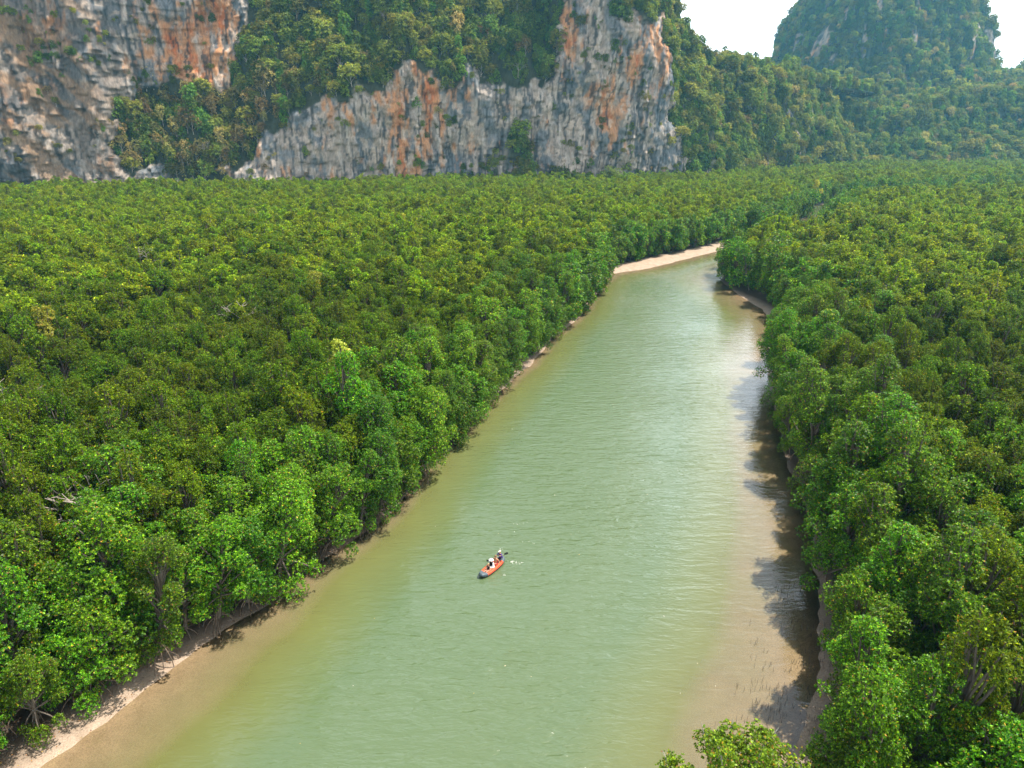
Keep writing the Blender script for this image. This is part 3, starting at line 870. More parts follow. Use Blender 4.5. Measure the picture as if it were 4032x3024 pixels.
src = {}
for i in single:
    far = dist[i] > 95
    if edge[i]:
        k = int(rng.integers(0, 4)); proto, key = EDGE[k], ('e', k)
    else:
        k = int(rng.integers(0, 3)); proto, key = INNER[k], ('i', k)
    e = place(proto, 'mangrove_tree', (FP[i, 0], FP[i, 1], FZ[i]), 0, (SC[i] * WID[i], SC[i] * WID[i], SC[i]), None, None)
    e.rotation_euler = lean_euler(ROT[i], LX[i], LY[i])
    lab = mangrove_zone(i)
    if FD[i] < 3.2: lab = ('tall ' if SC[i] > 1.03 else 'low ' if SC[i] < 0.9 else '') + ('broad ' if WID[i] > 1.09 else 'slender ' if WID[i] < 0.98 else '') + lab
    tag(e, lab, 'tree', lab.replace('mangrove', 'mangroves', 1))
    if key not in src: src[key] = e

# the far meshes each appear on one real tree of the forest, the rest of the forest repeats them
rest = np.where(~is_single)[0]
nr = len(rest)
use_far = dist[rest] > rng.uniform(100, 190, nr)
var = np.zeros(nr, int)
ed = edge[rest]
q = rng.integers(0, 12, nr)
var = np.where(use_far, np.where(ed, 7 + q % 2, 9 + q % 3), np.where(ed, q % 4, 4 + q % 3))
far_protos = EDGE_FAR + INNER_FAR
far_src = []
cand = [j for j in np.argsort(np.abs(dist[rest] - 115)) if inframe[rest[j]]]
for k, proto in enumerate(far_protos):
    j = next(c for c in cand if var[c] == 7 + k)
    i = rest[j]; var[j] = -1
    e = place(proto, 'mangrove_tree', (FP[i, 0], FP[i, 1], FZ[i]), ROT[i], (SC[i],) * 3, None, None)
    lab = ('broad green' if k == 0 else 'slender green' if k == 1 else ('medium olive green', 'broad olive green', 'tall olive green')[k - 2]) + f' mangrove in the closed canopy of the {"left" if FL[i] else "right"} forest before the bend'
    tag(e, lab, 'tree', lab.replace('mangrove', 'mangroves', 1))
    far_src.append(e)
def kids(e, names=('trunk', 'crown', 'prop_roots')): return [c for c in e.children if c.name.split('.')[0] in names]
bpy.context.view_layer.update()
sources = [kids(src[('e', k)]) for k in range(4)] + [kids(src[('i', k)]) for k in range(3)] + [kids(e) for e in far_src]
rot = np.array([lean_euler(ROT[i], LX[i], LY[i])[:] for i in rest])
scl = np.column_stack([SC[rest] * WID[rest], SC[rest] * WID[rest], SC[rest]])
ok = var >= 0
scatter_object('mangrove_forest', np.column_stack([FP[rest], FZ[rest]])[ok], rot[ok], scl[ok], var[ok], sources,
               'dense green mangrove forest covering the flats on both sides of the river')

# pale yellow-green trees standing out of the canopy
for (x, y, s, lab) in [(-80, 224, 1.0, 'pale yellow-green tree alone in the left canopy, brightest of the far left'),
                       (-33, 118, 1.0, 'small pale-topped round tree in a dark gap of the left forest'),
                       (-34, 226, 0.85, 'pale yellow tree in the left canopy short of the cliff buttress'),
                       (-29, 228, 0.8, 'smaller pale yellow tree beside another pale tree in the left canopy'),
                       (-185, 300, 1.1, 'pale yellow-green tree near the foot of the left cliff'),
                       (-20, 79, 0.95, 'pale blossoming tree just behind the left waterside mangroves'),
                       (150, 362, 1.1, 'round yellow tree by the distant channel opening'),
                       (142, 220, 0.9, 'pale yellow-green tree in the right canopy near the frame edge'),
                       (72, 282, 0.95, 'bright yellow-green tree behind the far sandy bend'),
                       (97, 228, 0.8, 'little pale yellow tree right of the river tip'),
                       (-63, 93, 1.0, 'yellow-green tree in the left forest near the frame edge'),
                       (45, 99, 0.85, 'yellow-topped tree inside the right bank halfway to the bend')]:
    z = float(ground_z(np.array([x], float), np.array([y], float))[0][0])
    place(PALE, 'pale_tree', (x, y, z), x * 0.7, (s, s, s * 1.05), lab, 'tree')

# ------------------------------------------------------------------ trees on the cliff and hills
C_CL = [leaf_cols((0.15, 0.18, 0.022), (0.32, 0.33, 0.05), 0.0, 0.02), leaf_cols((0.09, 0.155, 0.018), (0.20, 0.27, 0.03), 0, 0.01),
        leaf_cols((0.22, 0.19, 0.055), (0.38, 0.31, 0.11), 0.01, 0.06)]
CLIFF_T = [make_mangrove(300, 9.0, 4.2, 4.0, 9, 330, 6, 0.72, 0.40, C_CL[0], 0, dome, M_BARK_PALE, M_LEAF_CLIFF, (0.30, 0.48), 0.9, 4),
           make_mangrove(301, 7.5, 3.6, 1.6, 11, 360, 6, 0.66, 0.36, C_CL[1], 0, egg, M_BARK, M_LEAF_CLIFF, (0.30, 0.46), 0.7, 4),
           make_mangrove(302, 8.5, 4.4, 4.6, 8, 240, 6, 0.62, 0.30, C_CL[2], 0, dome, M_BARK_PALE, M_LEAF_CLIFF, (0.26, 0.42), 1.0, 4),
           make_mangrove(303, 10.5, 2.9, 0.4, 12, 380, 6, 0.66, 0.36, C_CL[1], 0, egg, M_BARK, M_LEAF_CLIFF, (0.34, 0.5), 0.5, 4)]

def hill_trees(H, dens, seed, fmask=None, maxy=None, rock_dens=0.0):
    vis = (H.nrm * (np.array([0, 0, CAM_H]) - H.P)).sum(-1) > -0.4 * np.linalg.norm(H.P, axis=-1)
    m = sstep(0.4, 0.7, H.F) * vis
    m = m + rock_dens * vis * sstep(0.42, 0.62, fbm(H.P[..., 0] / 9.0, H.P[..., 2] / 7.0, octv=3, seed=seed + 300)) * np.where(H.P[..., 0] < -232, 1.6, 1.0)
    P, idx = H.scatter(dens, np.clip(m, 0, 1), seed)
    x, y, d = project(P)
    k = (np.abs(x) < 1.1) & (y < 0.95) & (y > -0.75) & (d > 5)
    on_rock = H.F[idx[:, 0], idx[:, 1]] < 0.5
    return P[k], H.nrm[idx[:, 0], idx[:, 1]][k], on_rock[k]

def orient(H):
    """normals pointing out of the hill"""
    s = np.sign((H.nrm[..., 1] * -1).mean())
    if s < 0: H.nrm = -H.nrm
for hh in (CL, H2): orient(hh)
for t in (MT, M2, M3):
    c = t.P.mean((0, 1)); out = ((t.P - c) * t.nrm).sum(-1).mean()
    if out < 0: t.nrm = -t.nrm

sets = [(hill_trees(CL, 0.046, 1, rock_dens=0.36), 1.1), (hill_trees(H2, 0.045, 2), 1.0), (hill_trees(MT, 0.036, 3, rock_dens=0.05), 1.05), (hill_trees(M2, 0.02, 4), 1.5), (hill_trees(M3, 0.03, 5), 1.1)]
cp_pts, cp_scl, cp_var, cp_hill = [], [], [], []
for hi, ((P, N, rockm), s0) in enumerate(sets):
    n = len(P)
    s = s0 * np.exp(rng.normal(-0.08, 0.24, n)) * np.where(rockm, rng.uniform(0.25, 0.62, n), 1)
    q = rng.random(n)
    zone = fbm(P[:, 0] / 30, P[:, 2] / 22 + P[:, 1] / 60, octv=3, seed=400 + hi)
    v = np.where(q < np.clip(1.6 - 2.6 * zone, 0.1, 0.8), 1, np.where(q > 0.93, 2, 0))
    v = np.where((rng.random(n) < 0.22) & ~rockm, 3, v)
    if hi == 0:
        dry = (P[:, 0] < -120) & (P[:, 0] > -250) & (P[:, 2] < 60) & (rng.random(n) < 0.45)
        v = np.where(dry, 2, v)
    tall = rng.uniform(0.85, 1.2, n)
    steep = np.clip(1 - N[:, 2], 0, 1)
    tall = tall * np.where(v == 3, 1.15, 1.0)
    cp_pts.append(P - np.array([0, 0, 1.0]) * s[:, None] - N * 0.4 * s[:, None]); cp_scl.append(np.column_stack([s, s, s * tall])); cp_var.append(v); cp_hill.append(np.full(n, hi))
CPt, CSc, CVa, CHi = np.concatenate(cp_pts), np.concatenate(cp_scl), np.concatenate(cp_var), np.concatenate(cp_hill)
NCt = len(CPt)
cdist = np.linalg.norm(CPt - np.array([0, 0, CAM_H]), axis=1)
x_, y_, _d = project(CPt + np.array([0, 0, 4.0]))
inf = (np.abs(x_) < 1.0) & (np.abs(y_) < 0.75)
size = np.where(inf, CSc[:, 0] / cdist, 0)
corder = np.argsort(-size)
csingle = corder[:290]
cs_mask = np.zeros(NCt, bool); cs_mask[csingle] = True
csrc = {}
kindword = ['rounded olive tree', 'dark green bushy tree', 'dry brownish tree', 'tall creeper-draped tree']
for i in csingle:
    v = int(CVa[i])
    x, y, z = CPt[i]
    if CHi[i] == 0:
        if x < -235: where = 'rooted in the bare left cliff face'
        elif x < -130: where = 'on the wooded slope left of the grey rock wall' if z < 60 else 'high on the wooded slope beside the orange overhang'
        elif x < 26:
            band = 'grey wall\'s left end' if x < -90 else 'orange streaks' if x < -40 else 'grey wall near the buttress'
            where = f'high in the wood above the {band}' if z > 88 else f'low in the wood above the {band}' if z > 45 else 'low against the streaked rock wall'
        elif x < 98: where = 'on the rocky buttress at the right end of the cliff'
        else: where = 'on the sunlit ridge falling away right of the cliff'
    else: where = 'on the pinnacled hill right of the cliff'
    e = place(CLIFF_T[v], 'cliff_tree', (x, y, z), float(rng.uniform(0, 6.28)), tuple(CSc[i]), None, None)
    lab = ('big ' if CSc[i, 0] > 1.5 else '') + f'{kindword[v]} {where}'
    tag(e, lab, 'tree', lab.replace('tree', 'trees', 1))
    csrc.setdefault(v, e)
bpy.context.view_layer.update()
rr_ = np.where(~cs_mask)[0]
crot = np.zeros((len(rr_), 3)); crot[:, 2] = rng.uniform(0, 6.28, len(rr_))
scatter_object('hillside_woods', CPt[rr_], crot, CSc[rr_], CVa[rr_], [kids(csrc[k]) for k in range(4)],
               'dense woods covering the karst cliff and hills')

# ------------------------------------------------------------------ foreground tree on the mud flat, cliff specials
def at_ground(x, y): return float(ground_z(np.array([x], float), np.array([y], float))[0][0])

FORE = make_mangrove(500, 12.2, 3.3, 5.6, 30, 4600, 6, 0.135, 0.095, C_ROUND, 0, dome, M_BARK_PALE, M_LEAF, (0.15, 0.27), 0.7, 6)
e = place(FORE, 'mudflat_tree', (10.0, 24.2, at_ground(10.0, 24.2) - 0.2), 0.6, (1, 1, 1),
          'small-leaved tree with pale branches rising alone from the mud flat at the lower frame edge', 'tree')
e.rotation_euler = (0.03, -0.04, 0.6)
FORE2 = make_mangrove(501, 9.5, 2.6, 3.6, 20, 1900, 6, 0.135, 0.095, C_ROUND, 0, dome, M_BARK_PALE, M_LEAF, (0.15, 0.27), 0.7, 6)
place(FORE2, 'mudflat_tree', (17.6, 25.6, at_ground(17.6, 25.6) - 0.2), 2.1, (0.85, 0.85, 0.85),
      'lower small-leaved tree between the mud flat tree and the right bank', 'tree')

def cliff_spot(x, z):
    d = (CL.P[..., 0] - x) ** 2 + (CL.P[..., 2] - z) ** 2
    return CL.P[np.unravel_index(np.argmin(d), d.shape)]

M_DEAD = flat_mat('bleached_wood', (0.36, 0.30, 0.26), 0.85, 0.2, 0.2, 2.0)
def dead_tree(x, z, size, seed, label):
    r = np.random.default_rng(seed)
    paths = []
    def grow(p, d, ln, rad, lv):
        q = p + d * ln
        m = (p + q) / 2 + r.normal(0, ln * 0.08, 3)
        paths.append((np.array([p, m, q]), np.array([rad, rad * 0.8, rad * 0.6])))
        if lv == 0: return
        for k in range(3):
            nd = d + r.normal(0, 0.62, 3); nd[2] = abs(nd[2]) * 0.7 + 0.1
            grow(q, nd / np.linalg.norm(nd), ln * r.uniform(0.55, 0.8), rad * 0.6, lv - 1)
    grow(np.zeros(3), np.array([0.05, -0.2, 1.0]), size * 0.34, size * 0.022, 4)
    v, f = tubes(paths, 4)
    p = cliff_spot(x, z)
    o = link('dead_tree', np_mesh('dead_tree', v, f, True, mats=[M_DEAD]))
    o.location = (p[0], p[1] - 2.5, p[2] - 0.5)
    tag(o, label, 'tree')
def snag(x, y, size, seed, label):
    dead_tree(0, 60, size, seed, label)
    o = [q for q in COL.objects if q.name.startswith('dead_tree')][-1]
    o.location = (x, y, at_ground(x, y)); o.name = 'mangrove_snag'
snag(-57, 66, 15, 31, 'bare grey snag with forked trunk near the left frame edge')
snag(-39, 98, 14, 32, 'bare pinkish snag in the left forest beyond the kayak')
snag(-33, 52, 14, 33, 'bare twiggy snag just behind the left bank trees')
snag(44, 62, 13, 34, 'bare twiggy snag in the right forest level with the kayak')
snag(62, 118, 14, 35, 'bare grey snag in the right forest halfway to the bend')
snag(-80, 150, 15, 36, 'bare grey snag far inside the left forest')
dead_tree(3, 66, 11, 11, 'bleached leafless tree at the lower edge of the hanging wood')
dead_tree(-170, 22, 11, 12, 'bare grey tree low on the dry wooded slope')
dead_tree(108, 12, 12, 13, 'bare brownish tree at the right foot of the cliff')

C_LIME = leaf_cols((0.12, 0.19, 0.03), (0.24, 0.30, 0.06), 0, 0.0)
ROUND = make_mangrove(520, 9.0, 4.6, 0.6, 26, 700, 6, 0.5, 0.26, C_LIME, 0, dome, M_BARK, M_LEAF_CLIFF, (0.24, 0.36), 0.6, 4)
for (x, y, s, lab) in [(60, 448, 1.75, 'big round light green tree at the foot of the rocky buttress'),
                       (46, 446, 1.25, 'smaller round tree left of the big round light green one'),
                       (76, 452, 1.2, 'smaller round tree right of the big round light green one'),
                       (16, 440, 1.15, 'round green tree in front of the cave greenery')]:
    place(ROUND, 'round_tree', (x, y, at_ground(x, y)), x, (s, s, s), lab, 'tree')

# ------------------------------------------------------------------ pencil roots, fallen leaves, floating leaves
def pencil_roots():
    r = np.random.default_rng(61)
    x = r.uniform(8, 26, 5200); y = r.uniform(22, 54, 5200)
    z, d, left = ground_z(x, y)
    dens = sstep(0.42, 0.6, fbm(x / 2.5, y / 2.5, octv=2, seed=62)) * sstep(-6.0, -1.0, d) * sstep(5.5, 3.0, d) * sstep(54, 40, y)
    k = (~left) & (r.random(len(x)) < dens)
    x, y, z = x[k], y[k], z[k]
    n = len(x)
    h = r.uniform(0.22, 0.42, n) + np.clip(-z, 0, 0.4); rad = r.uniform(0.014, 0.024, n)
    ang = np.linspace(0, 2 * np.pi, 4, endpoint=False)
    lx, ly = r.normal(0, 0.05, n), r.normal(0, 0.05, n)
    b = np.stack([x[:, None] + rad[:, None] * np.cos(ang), y[:, None] + rad[:, None] * np.sin(ang), np.repeat(z[:, None] - 0.05, 4, 1)], -1)
    t = np.stack([(x + lx)[:, None] + 0.45 * rad[:, None] * np.cos(ang), (y + ly)[:, None] + 0.45 * rad[:, None] * np.sin(ang), np.repeat((z + h)[:, None], 4, 1)], -1)
    V = np.concatenate([b, t], 1).reshape(-1, 3)
    base = (np.arange(n) * 8)[:, None, None]
    q = np.array([[j, (j + 1) % 4, 4 + (j + 1) % 4, 4 + j] for j in range(4)] + [[4, 5, 6, 7]])[None]
    F = (base + q).reshape(-1, 4)
    tag(link('pencil_roots', np_mesh('pencil_roots', V, F, mats=[flat_mat('pencil_root_bark', (0.10, 0.085, 0.075), 0.8, 0.2, 0.3)])),
        'hundreds of thin dark pencil roots sticking out of the right mud flat', kind='stuff')
pencil_roots()

def quads_on(x, y, z, size, r, tilt=0.3):
    n = len(x)
    a = r.uniform(0, 6.28, n); s = size * r.uniform(0.6, 1.2, n)
    u = np.stack([np.cos(a), np.sin(a), r.normal(0, tilt, n)], -1) * s[:, None]
    v = np.stack([-np.sin(a), np.cos(a), r.normal(0, tilt, n)], -1) * s[:, None] * 0.42
    c = np.stack([x, y, z], -1)
    return np.stack([c - u, c + v, c + u, c - v], 1).reshape(-1, 3)

def litter():
    r = np.random.default_rng(71)
    x = r.uniform(-40, 40, 60000); y = r.uniform(20, 110, 60000)
    z, d, left = ground_z(x, y)
    k = (d > -0.1) & (d < 5) & (r.random(len(x)) < 0.8 * np.exp(-np.abs(d - 1.5) / 2))
    x, y, z = x[k], y[k], z[k]
    V = quads_on(x, y, z + 0.03, 0.075, r); n = len(x)
    c = np.array([(0.45, 0.20, 0.05), (0.30, 0.13, 0.06), (0.16, 0.09, 0.05), (0.50, 0.33, 0.06)])[r.integers(0, 4, n)] * r.uniform(0.6, 1.1, (n, 1))
    m, nn, l, p = new_mat('fallen_leaf')
    at = nn.new('ShaderNodeAttribute'); at.attribute_name = 'col'; l.new(at.outputs['Color'], p.inputs['Base Color'])
    p.inputs['Roughness'].default_value = 0.7
    tag(link('fallen_leaves', np_mesh('fallen_leaves', V, np.arange(len(V)).reshape(-1, 4), col=c, mats=[m])), 'orange and brown fallen leaves strewn along the muddy banks', kind='stuff')
    # a few leaves afloat on the river
    x = r.uniform(-18, 26, 46); y = r.uniform(34, 95, 46)
    z, d, left = ground_z(x, y)
    k = d < -4
    V = quads_on(x[k], y[k], np.full(k.sum(), 0.015), 0.07, r, 0.02); n = k.sum()
    c = np.array([(0.6, 0.5, 0.3), (0.5, 0.34, 0.08), (0.6, 0.56, 0.45)])[r.integers(0, 3, n)]
    tag(link('floating_leaves', np_mesh('floating_leaves', V, np.arange(len(V)).reshape(-1, 4), col=c, mats=[m])), 'pale leaves scattered afloat on the green river', kind='stuff')
litter()

# ------------------------------------------------------------------ kayak with four people
KAY = Matrix.Translation((-1.75, 53.05, 0.0)) @ Matrix.Rotation(math.atan2(-2.5, -1.7), 4, 'Z')
M_RED = flat_mat('orange_red_rubber', (0.70, 0.09, 0.024), 0.38, 0.45, 0.06)
M_REDF = flat_mat('red_floor_rubber', (0.50, 0.045, 0.025), 0.45, 0.4, 0.08)
M_GREY = flat_mat('grey_blue_rubber', (0.085, 0.115, 0.135), 0.4, 0.45, 0.1)
M_NAVY = flat_mat('navy_strake_rubber', (0.02, 0.02, 0.05), 0.45, 0.4, 0.1)
M_LACE = flat_mat('white_stitching', (0.75, 0.55, 0.45), 0.7, 0.2, 0.05)
M_SKIN = flat_mat('tanned_skin', (0.50, 0.255, 0.14), 0.55, 0.35, 0.06)
M_SKINP = flat_mat('fair_skin', (0.60, 0.36, 0.24), 0.55, 0.35, 0.06)
M_PURPLE = flat_mat('purple_cloth', (0.085, 0.040, 0.20), 0.85, 0.15, 0.2)
M_BLACK = flat_mat('black_cloth', (0.018, 0.016, 0.022), 0.85, 0.15, 0.2)
M_WHITE = flat_mat('white_cloth', (0.80, 0.79, 0.80), 0.85, 0.15, 0.06)
M_CAP = flat_mat('cream_cap_cloth', (0.80, 0.72, 0.58), 0.85, 0.15, 0.06)
M_PINK = flat_mat('pink_cloth', (0.62, 0.09, 0.17), 0.85, 0.15, 0.1)
M_HAIRB = flat_mat('dark_blond_hair', (0.26, 0.15, 0.07), 0.6, 0.3, 0.25, 20)
M_HAIRL = flat_mat('light_blond_hair', (0.50, 0.33, 0.16), 0.6, 0.3, 0.25, 20)
M_HAIRD = flat_mat('black_hair', (0.02, 0.015, 0.012), 0.5, 0.3, 0.2, 20)
M_BLADE = flat_mat('black_plastic', (0.018, 0.02, 0.024), 0.4, 0.5, 0.05)
M_SHAFT = flat_mat('pale_alloy_shaft', (0.62, 0.58, 0.50), 0.4, 0.5, 0.05)
M_EYE = flat_mat('dark_eye', (0.02, 0.015, 0.012), 0.2, 0.5, 0.0)
M_LIP = flat_mat('lip_skin', (0.40, 0.12, 0.10), 0.5, 0.3, 0.0)

def ring_path(a, b, n, k=2.7):
    t = np.linspace(0, 2 * np.pi, n)
    ct, st = np.cos(t), np.sin(t)
    x = a * np.sign(ct) * np.abs(ct) ** (2 / 2.1); y = b * np.sign(st) * np.abs(st) ** (2 / k)
    return x, y
def rise(x): return 0.17 + 0.17 * np.clip((np.abs(x) - 0.7) / 0.95, 0, 1) ** 2

def build_kayak():
    root = empty('inflatable_kayak'); root.matrix_world = KAY
    tag(root, 'orange-red inflatable kayak with grey bow carrying four people on the river', 'kayak')
    x, y = ring_path(1.58, 0.345, 97)
    P = np.stack([x, y, rise(x)], -1)
    rad = 0.165 - 0.03 * np.clip((np.abs(x) - 1.1) / 0.5, 0, 1)
    def part(name, v, f, mat, parent=root, smooth=True): return link(name, np_mesh(name, v, f, smooth, mats=[mat]), parent)
    tb = part('side_tube', *tubes([(P, rad)], 14), M_RED)
    for sgn, nm in ((1, 'bow_cap'), (-1, 'stern_cap')):
        k = np.roll(np.arange(96), 48) if sgn > 0 else np.arange(96)
        q = [i for i in k if sgn * x[i] > 1.12]
        part(nm, *tubes([(P[q], rad[q] * 1.035)], 14), M_GREY)
    nx, ny = np.gradient(y), -np.gradient(x); nl = np.hypot(nx, ny); nx, ny = nx / nl, ny / nl
    if (nx * x + ny * y).mean() < 0: nx, ny = -nx, -ny
    S = np.stack([x + nx * rad, y + ny * rad, rise(x) - 0.03], -1)
    part('rub_strake', *tubes([(S, np.full(97, 0.017))], 6), M_NAVY)
    # bow deck between the tubes
    for sgn, nm in ((1, 'bow_deck'), (-1, 'stern_deck')):
        xx = np.linspace(1.05, 1.55, 6); hw = 0.36 * np.sqrt(np.clip(1 - (xx / 1.62) ** 4, 0, 1))
        V = np.array([(sgn * a, s * h, rise(a) + 0.09 - 0.03 * abs(s)) for a, h in zip(xx, hw) for s in (-1, -0.5, 0, 0.5, 1)])
        part(nm, V, grid_faces(6, 5), M_GREY)
    # floor of lengthwise air chambers
    fl = []
    for yy in (-0.24, -0.12, 0, 0.12, 0.24):
        xs = np.linspace(-1.38 + abs(yy), 1.38 - abs(yy), 12)
        fl.append((np.stack([xs, np.full(12, yy), 0.10 + 0.10 * (xs / 1.4) ** 4], -1), np.r_[0.02, np.full(10, 0.075), 0.02]))
    part('floor', *tubes(fl, 10), M_REDF)
    for xs, nm in ((-1.0, 'seat'), (-0.62, 'seat'), (0.02, 'seat')):
        yy = np.linspace(-0.27, 0.27, 9)
        part(nm, *tubes([(np.stack([np.full(9, xs), yy, np.full(9, 0.20)], -1), np.r_[0.02, np.full(7, 0.11), 0.02])], 10), M_REDF)
    lc = []
    for i in range(0, 96):
        if abs(x[i]) < 1.1:
            for a in (0.55, 2.4):
                px, py, pz = x[i] + nx[i] * rad[i] * math.cos(a), y[i] + ny[i] * rad[i] * math.cos(a), rise(x[i]) + rad[i] * math.sin(a)
                d = np.array([nx[i] * math.cos(a), ny[i] * math.cos(a), math.sin(a)])
                c = np.array([px, py, pz])
                lc.append((np.array([c - d * 0.004, c + d * 0.006]), np.array([0.014, 0.009])))
    part('stitching', *tubes(lc, 5), M_LACE, tb)
    hd = np.linspace(0, np.pi, 8)
    part('grab_handle', *tubes([(np.stack([np.full(8, 1.68), 0.11 * np.cos(hd), 0.44 + 0.05 * np.sin(hd)], -1), np.full(8, 0.013))], 5), M_NAVY)
build_kayak()

def sphere(c, rx, ry, rz, nu=12, nv=8, cut=None):
    th = np.linspace(0, 2 * np.pi, nu, endpoint=False); ph = np.linspace(-np.pi / 2 + 0.02, np.pi / 2 - 0.02, nv) if cut is None else np.linspace(cut, np.pi / 2 - 0.02, nv)
    T, Q = np.meshgrid(th, ph, indexing='ij')
    V = np.stack([c[0] + rx * np.cos(Q) * np.cos(T), c[1] + ry * np.cos(Q) * np.sin(T), c[2] + rz * np.sin(Q)], -1).reshape(-1, 3)
    return V, grid_faces(nu, nv, wrap=True)

def person(label, seat, hands, knees, feet, mats, lean_back=0.0, size=1.0, turn=0.0, gender=1.0):
    """seat, hands, knees, feet in kayak coordinates; body is one skinned surface, coloured by region
    mats: (torso, arms, legs, skin)"""
    root = empty('person'); root.matrix_world = KAY @ Matrix.Translation(seat)
    tag(root, label, 'person', )
    s = size; o = np.array(seat, float)
    V, Rr, E, reg = [], [], [], []
    def v(p, rx, ry=None): V.append(tuple(p)); Rr.append((rx, ry or rx)); return len(V) - 1
    def ed(a, b, region): E.append((a, b)); reg.append(region)
    up = np.array([-lean_back, 0, 1.0]); up /= np.linalg.norm(up)
    pel = v(np.array([0, 0, 0.11 * s]), 0.135 * s, 0.12 * s)
    wa = v(np.array([0, 0, 0.1 * s]) + up * 0.17 * s, 0.115 * s * gender, 0.105 * s)
    ch = v(np.array([0, 0, 0.1 * s]) + up * 0.36 * s, 0.135 * s, 0.115 * s)
    nb = v(np.array([0, 0, 0.1 * s]) + up * 0.50 * s, 0.062 * s)
    pn = np.array(V[nb]) + np.array([0.02, 0, 0.085]) * s
    nt = v(pn, 0.052 * s)
    hc = pn + np.array([0.02, 0, 0.10]) * s
    h1 = v(pn + np.array([0.012, 0, 0.055]) * s, 0.078 * s, 0.07 * s); h2 = v(hc + np.array([0, 0, 0.03]) * s, 0.095 * s, 0.08 * s); h3 = v(hc + np.array([-0.01, 0, 0.085]) * s, 0.06 * s)
    ed(pel, wa, 'torso'); ed(wa, ch, 'torso'); ed(ch, nb, 'torso'); ed(nb, nt, 'skin'); ed(nt, h1, 'skin'); ed(h1, h2, 'skin'); ed(h2, h3, 'skin')
    for sd, hand, knee, foot in ((1, hands[0], knees[0], feet[0]), (-1, hands[1], knees[1], feet[1])):
        sh = np.array(V[ch]) + (up * 0.09 + np.array([0, sd * 0.175, 0])) * s
        a = v(sh, 0.062 * s)
        h = np.array(hand) - o
        L = 0.29 * s; d = np.linalg.norm(h - sh); md = (sh + h) / 2
        pole = np.array([-0.25, sd * 0.55, -0.8]); ax = (h - sh) / (d + 1e-6); pole -= ax * pole.dot(ax); pole /= np.linalg.norm(pole)
        el = md + pole * math.sqrt(max(L * L - d * d / 4, 0.0009))
        b = v(el, 0.043 * s); wr = v(el + (h - el) * 0.84, 0.027 * s); pa = v(h, 0.036 * s, 0.022 * s)
        ed(ch, a, 'torso'); ed(a, b, 'arm'); ed(b, wr, 'arm'); ed(wr, pa, 'skin')
        dr = (h - el) / np.linalg.norm(h - el); lat = np.cross(dr, [0, 0, 1.0]); lat /= np.linalg.norm(lat) + 1e-6; dn = np.cross(lat, dr)
        if dn[2] > 0: dn = -dn
        for q, (off, ln) in enumerate(((-0.030, 0.062), (-0.010, 0.076), (0.010, 0.080), (0.030, 0.070))):
            k = v(h + dr * 0.045 * s + lat * off * s, 0.010 * s); m = v(h + (dr * (0.045 + ln * 0.55) + lat * off * 1.15 + dn * 0.018) * s, 0.009 * s); t = v(h + (dr * (0.045 + ln * 0.75) + lat * off * 1.2 + dn * 0.05) * s, 0.008 * s)
            ed(pa, k, 'skin'); ed(k, m, 'skin'); ed(m, t, 'skin')
        k = v(h + (dr * 0.005 + lat * sd * 0.042 + dn * 0.01) * s, 0.011 * s); t = v(h + (dr * 0.045 + lat * sd * 0.055 + dn * 0.035) * s, 0.009 * s)
        ed(pa, k, 'skin'); ed(k, t, 'skin')
        hp = v(np.array([0.03, sd * 0.095, 0.09]) * s, 0.085 * s); kn = v(np.array(knee) - o, 0.056 * s)
        f = np.array(foot) - o; an = v(f, 0.036 * s); toe = v(f + np.array([0.15, 0, -0.015]) * s, 0.034 * s, 0.025 * s)
        ed(pel, hp, 'leg'); ed(hp, kn, 'leg'); ed(kn, an, 'shin'); ed(an, toe, 'skin')
    me = bpy.data.meshes.new('body_frame'); me.from_pydata(V, E, [])
    ob = bpy.data.objects.new('body', me); COL.objects.link(ob)
    ob.modifiers.new('skin', 'SKIN')
    sub = ob.modifiers.new('sub', 'SUBSURF'); sub.levels = sub.render_levels = 1
    sv = me.skin_vertices[0].data
    for i, r_ in enumerate(Rr): sv[i].radius = r_; sv[i].use_root = (i == 0)
    dg = bpy.context.evaluated_depsgraph_get()
    em = bpy.data.meshes.new_from_object(ob.evaluated_get(dg))
    bpy.data.objects.remove(ob)
    names = ['torso', 'arm', 'leg', 'shin', 'skin']
    em.materials.clear()
    for k in names: em.materials.append(mats[k])
    A = np.array([V[a] for a, b in E]); B = np.array([V[b] for a, b in E]); AB = B - A
    for p in em.polygons:
        c = np.array(p.center); t = np.clip(((c - A) * AB).sum(1) / (AB ** 2).sum(1), 0, 1)
        p.material_index = names.index(reg[int(np.argmin(((A + AB * t[:, None] - c) ** 2).sum(1)))]); p.use_smooth = True
    link('body', em, root)
    face = hc + np.array([0.085, 0, 0.02]) * s
    for sd in (1, -1):
        link('eye', np_mesh('eye', *sphere(face + np.array([0.002, sd * 0.033, 0.012]) * s, 0.012 * s, 0.016 * s, 0.009 * s, 8, 5), True, mats=[M_EYE]), root)
        link('ear', np_mesh('ear', *sphere(hc + np.array([-0.005, sd * 0.083, 0.01]) * s, 0.022 * s, 0.010 * s, 0.032 * s, 8, 5), True, mats=[mats['skin']]), root)
    link('nose', np_mesh('nose', *sphere(face + np.array([0.010, 0, -0.012]) * s, 0.020 * s, 0.014 * s, 0.022 * s, 8, 6), True, mats=[mats['skin']]), root)
    link('mouth', np_mesh('mouth', *sphere(face + np.array([-0.004, 0, -0.048]) * s, 0.012 * s, 0.026 * s, 0.008 * s, 8, 5), True, mats=[M_LIP]), root)
    return root, hc * 1.0, s

def cloth_mats(torso, arm, leg, shin, skin): return dict(torso=torso, arm=arm, leg=leg, shin=shin, skin=skin)

